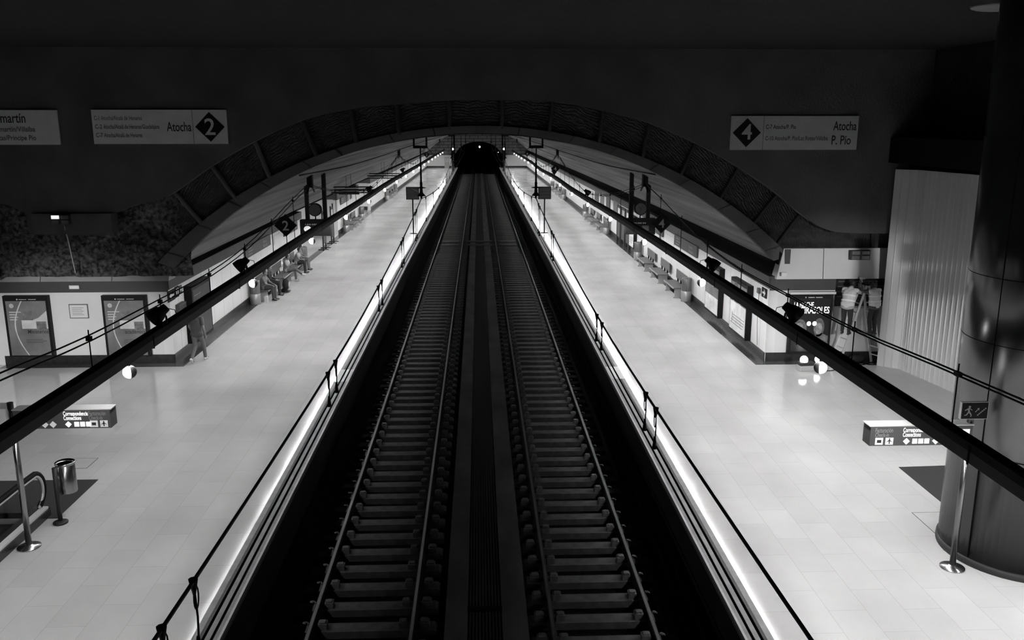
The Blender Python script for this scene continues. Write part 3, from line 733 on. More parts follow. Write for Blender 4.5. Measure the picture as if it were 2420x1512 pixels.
# ------------------------------------------------------------------ signs on the concrete front wall
XA, ZA, YA = Vector((1, 0, 0)), Vector((0, 0, 1)), Vector((0, 1, 0))
def board(label, x0, x1, z0, z1, y=25.94):
    t = thing('platform_sign', label, 'sign', ((x0+x1)/2, y, z0))
    MB().box(-(x1-x0)/2, (x1-x0)/2, 0, .06, 0, z1-z0).build('panel', M_SIGN, t)
    return t, Vector((-(x1-x0)/2, -.001, 0)), x1 - x0, z1 - z0
def diamond(mb, o, ux, uz, cx, cz, r, depth=.006): return mb.plate(o, ux, uz, [(cx - r, cz), (cx, cz - r), (cx + r, cz), (cx, cz + r)], depth)
t, o, w, h = board('long white Atocha destination sign with black diamond number 2 at upper left', -11.06, -7.24, 6.82, 7.78)
diamond(MB(), o, XA, ZA, 3.33, .48, .42).build('number_diamond', M_SIGNK, t)
MB().text(o - YA*.006, XA, ZA, '2', .46, 3.33, .26, align='C').build('number', M_SIGN, t)
MB().text(o, XA, ZA, 'Atocha', .26, 2.10, .36, w=.70).build('lettering', M_INK, t)
MB().text(o, XA, ZA, 'C-2', .12, .08, .43, w=.19).text(o, XA, ZA, 'C-7', .12, .08, .19, w=.19).text(o, XA, ZA, 'Atocha/Alcalá de Henares/Guadalajara', 0.12, .31, .43, w=1.58).text(o, XA, ZA, 'Atocha/Alcalá de Henares', 0.12, .31, .19, w=1.08).build('small_lettering', M_INK2, t)
MB().text(o, XA, ZA, 'C-1 Atocha/Alcalá de Henares', .12, .07, .67, w=1.35).build('faded_lettering', M_FADED, t)
MB().rect(o, XA, ZA, 2.84, 2.85, 0, h, .003).build('joint', M_SIGNG, t)
t, o, w, h = board('white destination sign cut by the left edge of the photo', -16.1, -12.02, 6.80, 7.77)
MB().text(o, XA, ZA, 'Chamartín', 0.27, 3.18, .62, w=1.15, align='R').build('lettering', M_INK, t)
MB().text(o, XA, ZA, 'C-7 Chamartín/Villalba', 0.14, 3.42, .37, w=1.6, align='R').text(o, XA, ZA, 'C-10 Las Rozas/Príncipe Pío', 0.14, 3.42, .13, w=1.9, align='R').build('small_lettering', M_INK2, t)
t, o, w, h = board('white P. Pío destination sign with black diamond number 4 at upper right', 7.45, 11.26, 6.63, 7.61)
diamond(MB(), o, XA, ZA, .48, .5, .42).build('number_diamond', M_SIGNK, t)
MB().text(o - YA*.006, XA, ZA, '4', .44, .48, .31, align='C').build('number', M_SIGN, t)
MB().text(o, XA, ZA, 'Atocha', .26, 3.06, .57, w=.70).text(o, XA, ZA, 'P. Pío', .26, 3.04, .16, w=.58).build('lettering', M_INK, t)
MB().text(o, XA, ZA, 'C-7 Atocha/P. Pío', .12, 1.04, .61, w=.9).build('small_lettering', M_INK, t)
MB().text(o, XA, ZA, 'C-10 Atocha/P. Pío/Las Rozas/Villalba', .12, 1.04, .28, w=1.88).build('faded_lettering', M_INK2, t)
MB().rect(o, XA, ZA, .97, .98, 0, h, .003).build('joint', M_SIGNG, t)

# ceiling discs at the top right, unlit
for k, (x, y) in enumerate(((9.6, 16.3), (11.75, 18.8))):
    d = thing('ceiling_disc', ('unlit ceiling disc lamp in the very top right corner', 'unlit ceiling disc lamp just below the corner one')[k], 'light', (x, y, 9.5))
    MB().lathe([(.0, -.05), (.5, -.05), (.56, -.03), (.58, 0)], n=32).build('disc', mat('unlit_disc', .5, .5), d)

# bulkhead floodlights
def floodlight(label, x, y, z, w, h, lit):
    t = thing('wall_lamp', label, 'lamp', (x, y, z))
    MB().box(-w/2, w/2, -.10, 0, -h/2, h/2).build('housing', M_FASCIA, t, bevel=.012)
    for i in (-1, 1):
        for j in (-1, 1): MB().box(i*w/4 - w*.2, i*w/4 + w*.2, -.125, -.10, j*h/4 - h*.18, j*h/4 + h*.18).build('lens', M_GLOW if lit and i < 0 and j > 0 else M_STEEL, t)
    return t
f = floodlight('small four-pane lamp on the recessed concrete block above the rock', -12.22, 25.93, 4.66, .54, .28, True)
tag(MB().tube([(-12.16, 25.9, 4.50), (-12.15, 26.05, 3.9), (-12.15, 26.25, 3.0)], .014, 6).build('conduit', M_CREAM), 'thin pale conduit down the rock from the four-pane lamp', 'pipe')
MBr = MB().box(-13.1, -10.8, 25.93, 26.4, 4.22, 4.82); struct('trim_recess_block', MBr, M_CONC2)
floodlight('four-pane emergency lamp on the white upper panel above the ladder', 11.76, 26.22, 3.43, .62, .30, False)
e = thing('emergency_light', 'little pale box lamp on the grey band above the framed notice', 'lamp', (-12.47, 26.81, 2.48)); MB().box(-.15, .15, -.07, 0, -.055, .055).build('housing', M_WHITE, e); MB().box(-.13, .13, -.075, -.07, -.03, .03).build('cover', M_SIGN, e)
e = thing('emergency_light', 'little round grey lamp on the corner return right of the arch', 'lamp', (9.4, 26.14, 2.85)); MB().box(-.08, .08, -.07, 0, -.05, .06).build('housing', M_ALU, e)

# ------------------------------------------------------------------ poster cases
def poster_case(label, loc, rz, w, h, art, dpt=.16, frame=.075, header=True, fm=None):
    """local frame: x along the wall, -y out of the wall, z up"""
    t = thing('poster_case', label, 'poster', loc, rz); fm = fm or M_BLACK
    MB().box(-w/2, w/2, -dpt, 0, 0, h).build('case', fm, t)
    o = Vector((-w/2, -dpt - .001, 0))
    art(t, o, w, h, frame)
    return t
def art_university(word, lines):
    def f(t, o, w, h, fr):
        W0, W1, H0, H1 = fr, w - fr, fr*.6, h - .16
        MB().rect(o, XA, ZA, W0, W1, H0, H1, .004).build('poster', M_P1, t)
        m = MB(); P = [(W0 + .62 - .42*math.sin(pi*(.12 + .80*k/16)) + .16*(k/16)**2*0, H0 + (H1-H0)*(1-k/16)) for k in range(17)]
        for (a, b), (c, d) in zip(P, P[1:]): m.plate(o, XA, ZA, [(a, b), (c, d), (c + .035, d), (a + .035, b)], .007)
        m.build('curve', M_P2, t)
        MB().rect(o, XA, ZA, W0 + .42, W1, H0 + .85, H0 + 1.12, .0055).plate(o, XA, ZA, [(W0 + .75, H0 + 1.12), (W1, H0 + 1.12), (W1, H0 + 1.42), (W0 + .95, H0 + 1.2)], .0055).build('picture', M_P2, t)
        MB().rect(o, XA, ZA, W0 + .48, W0 + .78, H0 + 1.12, H0 + 1.42, .006).rect(o, XA, ZA, W0 + .86, W1 - .05, H0 + .82, H0 + 1.08, .0065).build('picture', M_P4, t)
        m = MB().text(o, XA, ZA, word, .12, W1 - .01, H0 + .70, w=.62, align='R')
        for k in range(lines): m.rect(o, XA, ZA, W0 + .5, W0 + .5 + (.62 if k % 2 else .5), H0 + .5 - .05*k, H0 + .512 - .05*k, .006)
        m.build('lettering', M_INK, t)
        m = MB().disc(o, XA, ZA, W0 + .17, H1 - .15, .07, depth=.006)
        for k, L in enumerate((.4, .25, .28, .24)): m.rect(o, XA, ZA, W0 + .08, W0 + .08 + L*.9, H1 - .36 - .08*k, H1 - .335 - .08*k, .006)
        m.build('caption', M_P2, t)
        m = MB().disc(o, XA, ZA, w*.32, h - .11, .022, depth=.005).rect(o, XA, ZA, w*.36, w*.53, h - .12, h - .105, .005).rect(o, XA, ZA, w*.57, w*.74, h - .12, h - .105, .005)
        m.build('header', M_P2, t)
    return f
poster_case('left dark-framed poster case with a curved white line, nearest the left edge', (-13.97, 26.85, .30), 0, 1.36, 1.93, art_university('Ministerios', 3))
poster_case('dark-framed poster case reading académica, left of the corner', (-11.0, 26.85, .27), 0, 1.34, 1.95, art_university('académica', 6))
nt_ = thing('framed_notice', 'small pale framed notice between the two university posters', 'notice', (-12.45, 26.85, 1.48))
MB().box(-.29, .29, -.025, 0, 0, .45).build('frame', M_INK2, nt_); MB().box(-.265, .265, -.03, -.025, .025, .425).build('sheet', M_CREAM, nt_)
m = MB()
for k in range(5): m.rect((-.2, -.031, 0), XA, ZA, 0, .36 - .05*(k % 2), .33 - .055*k, .345 - .055*k, .002)
m.build('lettering', M_FADED, nt_)
def art_film(t, o, w, h, fr):
    W0, W1, H0, H1 = fr, w - fr, fr, h - .14
    MB().rect(o, XA, ZA, W0, W1, H0, H1, .004).build('poster', M_P3, t)
    MB().text(o, XA, ZA, 'LA NOCHE', .17, W0 + .02, H1 - .28, w=.62).text(o, XA, ZA, 'GIRASOLES', .21, W1 - .02, H1 - .47, w=.93, align='R').text(o, XA, ZA, 'DE LOS', .07, W0 + .02, H1 - .42, w=.16).build('lettering', M_GLOW, t)
    m = MB().disc(o, XA, ZA, W0 + .53, H1 - .80, .07, .075, .006).disc(o, XA, ZA, W0 + .71, H1 - .80, .07, .075, .006)
    m.build('bright_discs', M_GLOW, t)
    MB().disc(o, XA, ZA, W0 + .25, H0 + .75, .22, .30, .005).disc(o, XA, ZA, W0 + .98 - .12, H0 + .78, .17, .30, .005).plate(o, XA, ZA, [(W0 + .5, H0 + .18), (W1, H0 + .18), (W1, H0 + .5), (W0 + .95, H0 + .6), (W0 + .68, H0 + .5)], .005).build('figure_shapes', mat('film_shapes', .13, .4, var=.6, scale=7), t)
    MB().disc(o, XA, ZA, W0 + .86, H0 + .74, .11, .19, .0058).disc(o, XA, ZA, W0 + .24, H0 + .74, .12, .2, .0058).build('pale_shapes', mat('film_pale', .3, .4, var=.5, scale=9), t)
    MB().rect(o, XA, ZA, W0 + .5, W1 - .08, H0 + .16, H0 + .22, .006).rect(o, XA, ZA, W0 + .62, W1 - .08, H0 + .04, H0 + .10, .006).build('credits', M_GLOW2, t)
    MB().disc(o, XA, ZA, w*.34, h - .10, .022, depth=.005).rect(o, XA, ZA, w*.4, w*.55, h - .115, h - .09, .005).rect(o, XA, ZA, w*.58, w*.74, h - .115, h - .09, .005).build('header', M_P2, t)
poster_case('black film poster in a dark case left of the ladder, white title lettering', (10.39, 26.35, .28), 0, 1.32, 1.92, art_film)
MBq = MB().box(9.68, 11.12, 26.17, 26.34, 2.2, 2.27); tag(MBq.build('case_light', M_CREAM), 'slim pale light bar on top of the film poster case', 'light')
def art_notice(style):
    def f(t, o, w, h, fr):
        W0, W1, H0, H1 = .05, w - .05, .08, h - .12
        MB().rect(o, XA, ZA, W0, W1, H0, H0 + .98, .004).build('poster', M_LIT, t); MB().rect(o, XA, ZA, W0, W1, H0 + .98, H1, .004).build('upper_picture', M_P1, t)
        m = MB()
        if style == 0:
            m.rect(o, XA, ZA, W0, W1, H0 + .62, H0 + .98, .006); m.build('dark_band', M_P1, t); m = MB()
            for k in range(6): m.rect(o, XA, ZA, W0 + .1, W1 - .3, H0 + .1 + .07*k, H0 + .12 + .07*k, .006)
            m.plate(o, XA, ZA, [(W0 + .5, H1), (W0 + .62, H1), (W0 + 1.0, H0 + 1.3), (W0 + .85, H0 + 1.3)], .006)
        else:
            for k in range(4): m.rect(o, XA, ZA, W0 + .1 + .1*k, W1 - .25 + .05*k, H0 + .22 + .1*k, H0 + .24 + .1*k, .006)
            m.disc(o, XA, ZA, W0 + .6, H0 + 1.4, .25, .3, .006).rect(o, XA, ZA, W0 + .3, W0 + .34, H0 + .25, H0 + .6, .006)
        m.build('lettering', M_INK2 if style else M_P2, t)
        MB().plate(o, XA, ZA, [(W0 + .3, H0 + 1.0), (W0 + .5, H0 + 1.0), (W0 + .62, H1 - .1), (W0 + .55, H1 - .05)], .006).plate(o, XA, ZA, [(W0 + .9, H0 + 1.0), (W0 + 1.2, H0 + 1.0), (W0 + 1.0, H1 - .3)], .006).build('pale_streak', M_P2, t)
    return f
RW = -pi/2        # right wall: local x runs toward the camera
poster_case('backlit poster case with dark text band on the right wall next to the bin', (XR, 32.2, .29), RW, 1.9, 1.86, art_notice(0), .2)
poster_case('backlit poster case nearest the corner on the right platform wall', (XR, 28.8, .29), RW, 1.9, 1.86, art_notice(1), .2)
poster_case('narrow backlit poster case beyond the right benches beside the glass panels', (XR, 50.0, .29), RW, 1.5, 1.85, art_notice(1), .2)
def art_dark(t, o, w, h, fr):
    MB().rect(o, XA, ZA, .1, w - .1, .1, h - .15, .004).build('glass_front', mat('dark_glass_front', .03, .12), t)
    MB().rect(o, XA, ZA, .2, .5, .9, 1.1, .006).rect(o, XA, ZA, .2, .9, 1.55, 1.57, .006).build('label_sheet', M_P4, t)
poster_case('tall dark display case behind the walking person on the left wall', (XL, 29.15, .29), pi/2, 1.95, 1.93, art_dark, .26)

# ------------------------------------------------------------------ small wall fittings
def wall_sign(label, x, y, z, w, h, rz, m, glyph=None, name='wall_sign', cat='sign', dpt=.03):
    t = thing(name, label, cat, (x, y, z + dz(y)), rz)
    MB().box(-w/2, w/2, -dpt, 0, 0, h).build('panel', m, t)
    if glyph:
        g = MB(); glyph(g, Vector((0, -dpt - .001, 0)), w, h); g.build('symbol', M_SIGNW, t)
    return t
def arrow(dirn):
    def f(g, o, w, h):
        c = h/2; a = w*.30*dirn
        g.plate(o, XA, ZA, [(-a, c - .03), (a*.2, c - .03), (a*.2, c + .03), (-a, c + .03)] if dirn > 0 else [(a*.2, c - .03), (-a, c - .03), (-a, c + .03), (a*.2, c + .03)], .004)
        P = [(a*.1, c - .12), (a*1.1, c), (a*.1, c + .12)]
        g.plate(o, XA, ZA, P if dirn > 0 else P[::-1], .004)
    return f
def words_glyph(*L):
    def f(g, o, w, h):
        for k, (tx, x, z, hh, ww) in enumerate(L): g.text(o, XA, ZA, tx, hh, x, z, w=ww)
    return f
LW = pi/2
wall_sign('dark arrow sign pointing left on the left wall near the corner', XL, 27.0, 1.98, .62, .34, LW, M_SIGNK, arrow(-1))
def wc(g, o, w, h):
    for q in (-.07, .07): g.disc(o, XA, ZA, q, h - .08, .028, depth=.004, n=12); g.rect(o, XA, ZA, q - .03, q + .03, .05, h - .12, .004)
wall_sign('dark pictogram sign with two small figures beside the left arrow sign', XL, 27.52, 2.0, .30, .34, LW, M_SIGNK, wc)
wall_sign('small grey plate last of the row beside the left arrow sign', XL, 27.86, 2.05, .22, .26, LW, M_SIGNG, lambda g, o, w, h: g.disc(o, XA, ZA, 0, h/2, .05, depth=.004))
b = wall_sign('grey metal wall cabinet below the left arrow sign', XL, 27.62, 1.22, .62, .56, LW, M_SIGNG, None, 'wall_cabinet', 'cabinet', .14)
MB().box(-.28, .28, -.145, -.14, .04, .5).build('cabinet_door', M_FASCIA, b)
wall_sign('dark arrow sign pointing right on the right wall near the corner', XR, 26.72, 2.0, .46, .30, RW, M_SIGNK, arrow(1))
w = thing('wall_socket', 'small dark wall box with a hanging cord on the right wall', 'box', (XR, 27.2, 2.05)); MB().box(-.08, 0, -.09, .09, 0, .16).build('box', M_INK2, w)
MB().tube([(-.03, 0, 0), (-.03, .02, -.5), (-.03, -.03, -1.1), (-.03, -.15, -1.7)], .008, 6).build('cord', M_INK2, w)
NM = (('Nuevos', -.55, .30, .16, .55), ('Ministerios', -.55, .09, .16, .8))
def station_sign(side, y, w, label, words=True):
    X = XL if side < 0 else XR; rz = LW if side < 0 else RW
    t = thing('station_sign', label, 'sign', (X - side*.03, y, 1.95 + dz(y)), rz)
    MB().box(-w/2, w/2, -.06, 0, 0, .48).build('panel', M_SIGNG, t)
    o = Vector((0, -.061, 0)); m = MB()
    if words: m.text(o, XA, ZA, 'Nuevos', .14, w*.18, .25, w=.62).text(o, XA, ZA, 'Ministerios', .14, w*.18, .07, w=.8)
    for k in range(3): m.rect(o, XA, ZA, -w*.40, -w*.40 + .6 + .2*(k % 2), .09 + .12*k, .13 + .12*k, .003)
    m.build('lettering', M_FADED if side < 0 else M_P4, t); return t
station_sign(-1, 37.8, 4.4, 'long grey station name sign nearest the camera on the left platform wall')
station_sign(-1, 44.5, 3.2, 'second grey station name sign on the left wall behind the diamond sign')
wall_sign('white notice on the left wall between the two station name signs', XL, 41.6, 1.82, 1.3, .40, LW, M_SIGNW, None)
station_sign(1, 37.3, 4.2, 'long grey station name sign nearest the camera on the right platform wall')
station_sign(1, 43.3, 2.6, 'second grey station name sign on the right wall behind the diamond sign')
wall_sign('white notice on the right wall between the two station name signs', XR, 40.6, 1.82, 1.8, .38, RW, M_SIGNW, None)
station_sign(-1, 62.8, 3.6, 'grey station name sign on the left wall between the two side passages')
wall_sign('small grey notice on the left wall just before the farther passage', XL, 66.2, 1.95, 1.0, .36, LW, M_SIGNG, None)
for k, (y, w) in enumerate(((57.2, 2.0), (60.6, 1.9), (63.4, 1.4), (66.6, 2.2))):
    wall_sign(f'{ORD[k]} grey panel from the near end in the row beyond the right clock', XR, y, 1.72, w, .72, RW, M_SIGNG if k % 2 else M_P1, None).__setitem__('group', 'grey panels high on the right wall')

# station number diamonds
def diamond_sign(label, x, y, z, r, num):
    t = thing('number_sign', label, 'sign', (x, y, z))
    MB().plate((0, 0, 0), XA, ZA, [(-r, 0), (0, -r), (r, 0), (0, r)], .05).build('diamond', M_SIGNK, t)
    MB().text((0, -.052, 0), XA, ZA, num, r*.85, 0, -r*.42, align='C').build('number', M_P2, t)
    MB().cyl((0, .02, -r - .42), (0, .02, -r + .05), .012, 6).build('stem', M_BLACK, t)
diamond_sign('black diamond sign number 2 above the left lighting beam', -6.2, 28.1, 4.2, .36, '2')
diamond_sign('black diamond sign number 4 above the right lighting beam', 6.2, 29.3, 4.08, .34, '4')
diamond_sign('small far black diamond number 4 midway along the right beam', 6.2, 71.0, 3.75, .36, '4')
diamond_sign('smallest black diamond number 4 at the far end of the right beam', 6.2, 112.0, 3.5, .36, '4')
diamond_sign('tiny black diamond number 2 at the far end of the left beam', -6.2, 106.0, 3.6, .36, '2')

# clocks with departure displays, hung from the vault
for s in (-1, 1):
    t = thing('clock_display', f'black hanging frame with round clock and departure display over the {SIDE[s]} platform', 'clock', (s*6.9, 37, 3.4))
    zv = lambda x: 7.12 - 12.7 + math.sqrt(12.7**2 - x*x) - 3.4 + .02
    xi, xo_ = -s*.41, s*.33
    MB().box(xi - .08, xi + .08, -.09, .09, 0, zv(6.9 - .41)).build('post', M_BLACK, t)
    MB().box(xo_ - .08, xo_ + .08, -.09, .09, 0, zv(7.23)).build('post', M_BLACK, t)
    MB().box(-.64, .64, -.17, .17, -.66, .02).build('display_case', M_BLACK, t)
    d = MB()
    for k in range(9): d.rect((0, -.171, 0), XA, ZA, -.42 + .075*k, -.42 + .075*k + .045*(1 if k % 3 else .6), -.20, -.145, .003)
    d.build('display_dots', M_LED, t)
    if s < 0: MB().disc((0, -.171, 0), XA, ZA, -.33, -.36, .15, .125, .02).build('lit_dial', mat('lit_dial', .7, emit=.42), t)
    else: MB().rect((0, -.171, 0), XA, ZA, .08, .36, -.5, -.28, .01).build('grey_panel', M_SIGNG, t)
    c = MB().tube([(0, -.13, .43), (0, .13, .43)], .27, 32).build('clock_case', M_BLACK, t)
    MB().tube([(0, -.137, .43), (0, -.12, .43)], .235, 32).build('clock_face', mat('clock_face', .05 if s < 0 else .09, .4), c)
    h = MB(); o = (0, -.139, .43)
    for a in range(12):
        u, v = math.sin(a*pi/6), math.cos(a*pi/6); h.plate(o, XA, ZA, [(u*.2 - v*.006, v*.2 + u*.006), (u*.17 - v*.006, v*.17 + u*.006), (u*.17 + v*.006, v*.17 - u*.006), (u*.2 + v*.006, v*.2 - u*.006)], .002)
    for ang, L, wd in ((-.85, .12, .012), (3.35, .17, .009)):
        u, v = math.sin(ang), math.cos(ang); h.plate(o, XA, ZA, [(-u*.03 - v*wd, -v*.03 + u*wd), (-u*.03 + v*wd, -v*.03 - u*wd), (u*L + v*wd*.5, v*L - u*wd*.5), (u*L - v*wd*.5, v*L + u*wd*.5)], .003)
    h.build('clock_hands', M_INK, c)
    MB().cyl((0, 0, 0), (0, 0, .2), .025, 8).build('clock_stem', M_BLACK, t)

# mirrors / monitor boards on posts at the platform edge
for s in (-1, 1):
    t = thing('platform_monitor', ('dark square monitor on a post near the left platform edge, with one pale diagonal' if s < 0 else 'dark square monitor on a post near the right platform edge, with three pale bars'), 'monitor', (s*4.55, 60.3, dz(60.3)))
    MB().cyl((0, 0, 0), (0, 0, 2.75), .045, 10).build('post', M_BLACK, t)
    MB().lathe([(.0, 0), (.26, 0), (.26, .02), (.06, .04)], n=20).build('base', M_BLACK, t)
    MB().box(-.44, .44, -.08, .08, 2.35, 3.2).build('case', M_BLACK, t)
    MB().box(-.40, .40, -.085, -.08, 2.39, 3.16).build('screen', M_SIGNG, t)
    m = MB(); o = (0, -.086, 0)
    if s < 0: m.plate(o, XA, ZA, [(-.1, 3.14), (.38, 2.86), (.38, 2.9), (-.04, 3.14)], .003)
    else:
        for z in (2.5, 2.72, 2.94): m.rect(o, XA, ZA, -.3, .36, z, z + .07, .003)
    m.build('stripes', M_INK2 if s > 0 else M_FADED, t)

# totems and glass panels
for k, y in enumerate((52.6, 55.6)):
    t = thing('frame_panel', f'{("nearer", "farther")[k]} tall steel frame panel on feet at the left side passage', 'panel', (-9.35, y, dz(y)), group='steel frame panels at the passage')
    for q in (-1, 1): MB().box(-.04, .04, q*.42 - .04, q*.42 + .04, 0, 2.45 - .1*(q < 0)).build('post', M_FASCIA, t)
    MB().box(-.02, .02, -.4, .4, .35, 1.35).build('panel', M_SIGNG, t); MB().box(-.015, .015, -.4, .4, 1.4, 2.1).build('pane', M_P2, t); MB().box(-.03, .03, -.42, .42, 2.12, 2.25).build('crossbar', M_FASCIA, t)
    for q in (-1, 1): MB().box(-.3, .3, q*.42 - .05, q*.42 + .05, 0, .04).build('foot', M_FASCIA, t)
for k, y in enumerate((52.0, 53.7, 55.4)):
    t = thing('glazed_panel', f'{ORD[k]} glazed steel panel from the near end on the right wall beyond the poster case', 'panel', (XR - .06, y, dz(y)), group='glazed panels on the right wall')
    for q in (-1, 1): MB().box(-.05, .05, q*.6 - .05, q*.6 + .05, 0, 2.3).build('post', M_FASCIA, t)
    MB().box(-.03, .03, -.55, .55, .3, 1.25).build('lower_panel', M_SIGNG, t); MB().box(-.02, .02, -.55, .55, 1.3, 2.15).build('pane', M_LIT if k != 1 else M_P2, t); MB().box(-.04, .04, -.55, .55, 2.15, 2.3).build('header', M_FASCIA, t)

# ------------------------------------------------------------------ bins and benches
ROWS = {-1: [[36.0, 46.3], [61.6, 70.0], [89.5, 99.0]], 1: [[35.9, 47.4], [59.4, 71.5], [90.0, 104.0]]}
def make_bin():
    t = thing('litter_bin', 'bin', 'bin')
    MB().lathe([(.0, 0), (.215, 0), (.22, .02), (.22, .44), (.21, .45)], n=28).build('base_drum', mat('bin_base', .42, .35, metal=.4), t)
    MB().lathe([(.21, .45), (.215, .46), (.215, .98), (.20, 1.0), (.0, 1.01)], n=28).build('hood', mat('bin_hood', .17, .32, metal=.35, var=.4, scale=2.5, stretch=(6, 6, .3)), t)
    return t
bin0 = None; bench0 = None
def make_bench():
    """local frame: x along the bench, -y to the front (seat faces -y), length 2"""
    t = thing('bench', 'bench', 'bench')
    MB().box(-1.0, 1.0, -.27, .27, .43, .47).build('seat', M_BENCH, t, bevel=.012)
    MB().box(-1.0, 1.0, -.285, -.265, .415, .475).build('seat_edge', M_BENCHL, t)
    MB().prism([(-.98, .58), (.98, .58), (.98, .98), (-.98, .98)], .27, .30, 'y').build('backrest', M_BENCH, t)
    for x in (-.6, 0, .6): MB().box(x - .03, x + .03, .24, .30, .44, .62).build('bracket', M_BLACK, t)
    for x in (-.85, .85):
        MB().box(x - .04, x + .04, -.2, .22, .05, .43).box(x - .05, x + .05, -.24, .26, 0, .05).build('leg', M_BENCHL, t)
    return t
WHERE = ['beside the poster cases', 'before the side passage', 'in the middle row', 'at the far end of the middle row', 'in the far row', 'farthest of all']
for s in (-1, 1):
    nb = 0; nn = 0
    for r, (a, b) in enumerate(ROWS[s]):
        for j, y in enumerate((a, b)):
            if bin0 is None: bb = bin0 = make_bin()
            else: bb = copy_tree(bin0)
            bb.location = ((XL + .27) if s < 0 else (XR - .27), y, dz(y)); bb['label'] = f'{ORD[nb]} round steel litter bin from the near end along the {SIDE[s]} wall'; bb['group'] = f'litter bins along the {SIDE[s]} wall'; nb += 1
        cnt = 3 if not (s < 0 and r == 1) else 2
        for j in range(cnt):
            y = a + 1.35 + j*(b - a - 1.2)/3 if cnt == 3 else a + 1.6 + j*2.9
            if bench0 is None: bb = bench0 = make_bench()
            else: bb = copy_tree(bench0)
            bb.location = ((XL + .42) if s < 0 else (XR - .42), y + .2, dz(y)); bb.rotation_euler = (0, 0, LW if s < 0 else RW)
            bb['label'] = f'{ORD[nn]} grey metal bench from the near end along the {SIDE[s]} wall'; bb['group'] = f'benches along the {SIDE[s]} wall'; nn += 1

# ------------------------------------------------------------------ hall furniture, near
def direction_sign(s, x, y, label):
    t = thing('direction_sign', label, 'sign', (x, y, 0))
    MB().cyl((0, 0, .03), (0, 0, 2.72), .052, 16).build('pole', M_STEEL, t)
    MB().lathe([(.0, 0), (.20, 0), (.20, .018), (.07, .035), (.06, .06)], n=28).build('base', M_STEEL, t)
    x0, x1 = (.08, 1.72) if s < 0 else (-1.70, -.0)
    MB().box(x0, x1, -.10, .16, 2.27, 2.60).build('sign_box', M_SIGNG, t)
    MB().box(x0 - .02, x1 + .02, -.10, .16, 2.60, 2.615).build('top_cover', M_ALU, t)
    o = Vector((0, -.101, 0)); bx0 = .93 if s < 0 else -1.16
    cx0 = 1.36 if s < 0 else -1.62
    MB().text(o, XA, ZA, 'Correspondencia', .075, bx0, 2.505, w=.42).text(o, XA, ZA, 'Connections', .075, bx0, 2.425, w=.3).build('lettering', M_GLOW, t)
    MB().text(o, XA, ZA, 'Facturación', .075, cx0, 2.505, w=.29).text(o, XA, ZA, 'Check-in', .075, cx0, 2.425, w=.23).build('dim_lettering', M_FADED, t)
    m = MB(); zz = 2.345
    diamond(m, o, XA, ZA, bx0 + .07, zz, .055)
    for q in range(3): m.rect(o, XA, ZA, bx0 + .17 + .1*q, bx0 + .25 + .1*q, zz - .042, zz + .042, .004)
    m.build('symbols', M_GLOW, t)
    m = MB()
    for q in range(2): diamond(m, o, XA, ZA, (bx0 - .33 if s < 0 else bx0 + .56) + .14*q, zz, .062)
    for q in range(2): m.rect(o, XA, ZA, cx0 + .01 + .17*q, cx0 + .14 + .17*q, zz - .055, zz + .065, .004)
    m.build('grey_symbols', M_SIGN, t)
    m = MB().rect(o - YA*.004, XA, ZA, cx0 + .04, cx0 + .11, zz - .02, zz + .03, .004)
    px = cx0 + .245; m.rect(o - YA*.004, XA, ZA, px - .008, px + .008, zz - .04, zz + .055, .004).plate(o - YA*.004, XA, ZA, [(px - .055, zz - .012), (px, zz + .012), (px + .055, zz - .012), (px, zz + .032)], .004)
    m.build('pictogram', M_INK, t)
    if s < 0:
        MB().text(o, XA, ZA, 'Salida', .12, .2, 2.46, w=.34).build('exit_lettering', M_GLOW, t)
        tag(MB().box(-.95, -.07, -.06, .30, 2.30, 2.62).build('side_panel', M_WHITE, t), 'white side panel left of the pole')
    else:
        m = MB().text(o, XA, ZA, 'Salida', .13, -.52, 2.42, w=.3).text(o, XA, ZA, 'Exit', .06, -.52, 2.33, w=.12)
        m.plate(o, XA, ZA, [(-.17, 2.43), (-.15, 2.41), (-.08, 2.48), (-.08, 2.42), (-.05, 2.42), (-.05, 2.54), (-.17, 2.54), (-.17, 2.51), (-.11, 2.51)], .004).build('exit_lettering', M_GLOW, t)
    return t
direction_sign(-1, -8.12, 14.6, 'steel pole with a dark direction sign box beside the left escalator')
direction_sign(1, 8.05, 13.25, 'steel pole with a dark direction sign box in front of the big column')
# exit pictogram on top of the right pole
t = thing('exit_sign', 'small dark exit pictogram sign with running man and stairs by the column', 'sign', (8.06, 13.2, 2.68))
MB().box(-.215, .215, -.03, .03, .03, .30).build('panel', M_SIGNK, t); MB().cyl((.0, .05, .04), (.0, .05, -.0), .03, 8).build('clamp', M_STEEL, t)
MB().box(-.225, .225, -.02, .035, .02, .31).build('frame', M_ALU, t)
g = MB(); o = Vector((0, -.031, .03))
g.disc(o, XA, ZA, -.095, .205, .02, depth=.003, n=12)
for P in ([(-.125, .18), (-.095, .19), (-.085, .12), (-.115, .12)], [(-.115, .125), (-.085, .125), (-.05, .075), (-.065, .065)], [(-.065, .065), (-.05, .075), (-.055, .035), (-.07, .04)], [(-.115, .12), (-.09, .12), (-.13, .06), (-.145, .07)], [(-.145, .07), (-.13, .06), (-.17, .055), (-.17, .068)],
          [(-.095, .19), (-.09, .17), (-.045, .14), (-.05, .155)], [(-.125, .18), (-.115, .165), (-.165, .135), (-.17, .15)],
          [(.0, .12), (.012, .11), (.06, .165), (.05, .175)], [(.03, .18), (.07, .185), (.065, .14)]): g.plate(o, XA, ZA, P, .003)
for k in range(6): g.rect(o, XA, ZA, .04 + .024*k, .064 + .024*k, .055 + .022*k, .075 + .022*k, .003).rect(o, XA, ZA, .054 + .024*k, .064 + .024*k, .075 + .022*k, .077 + .022*k, .003)
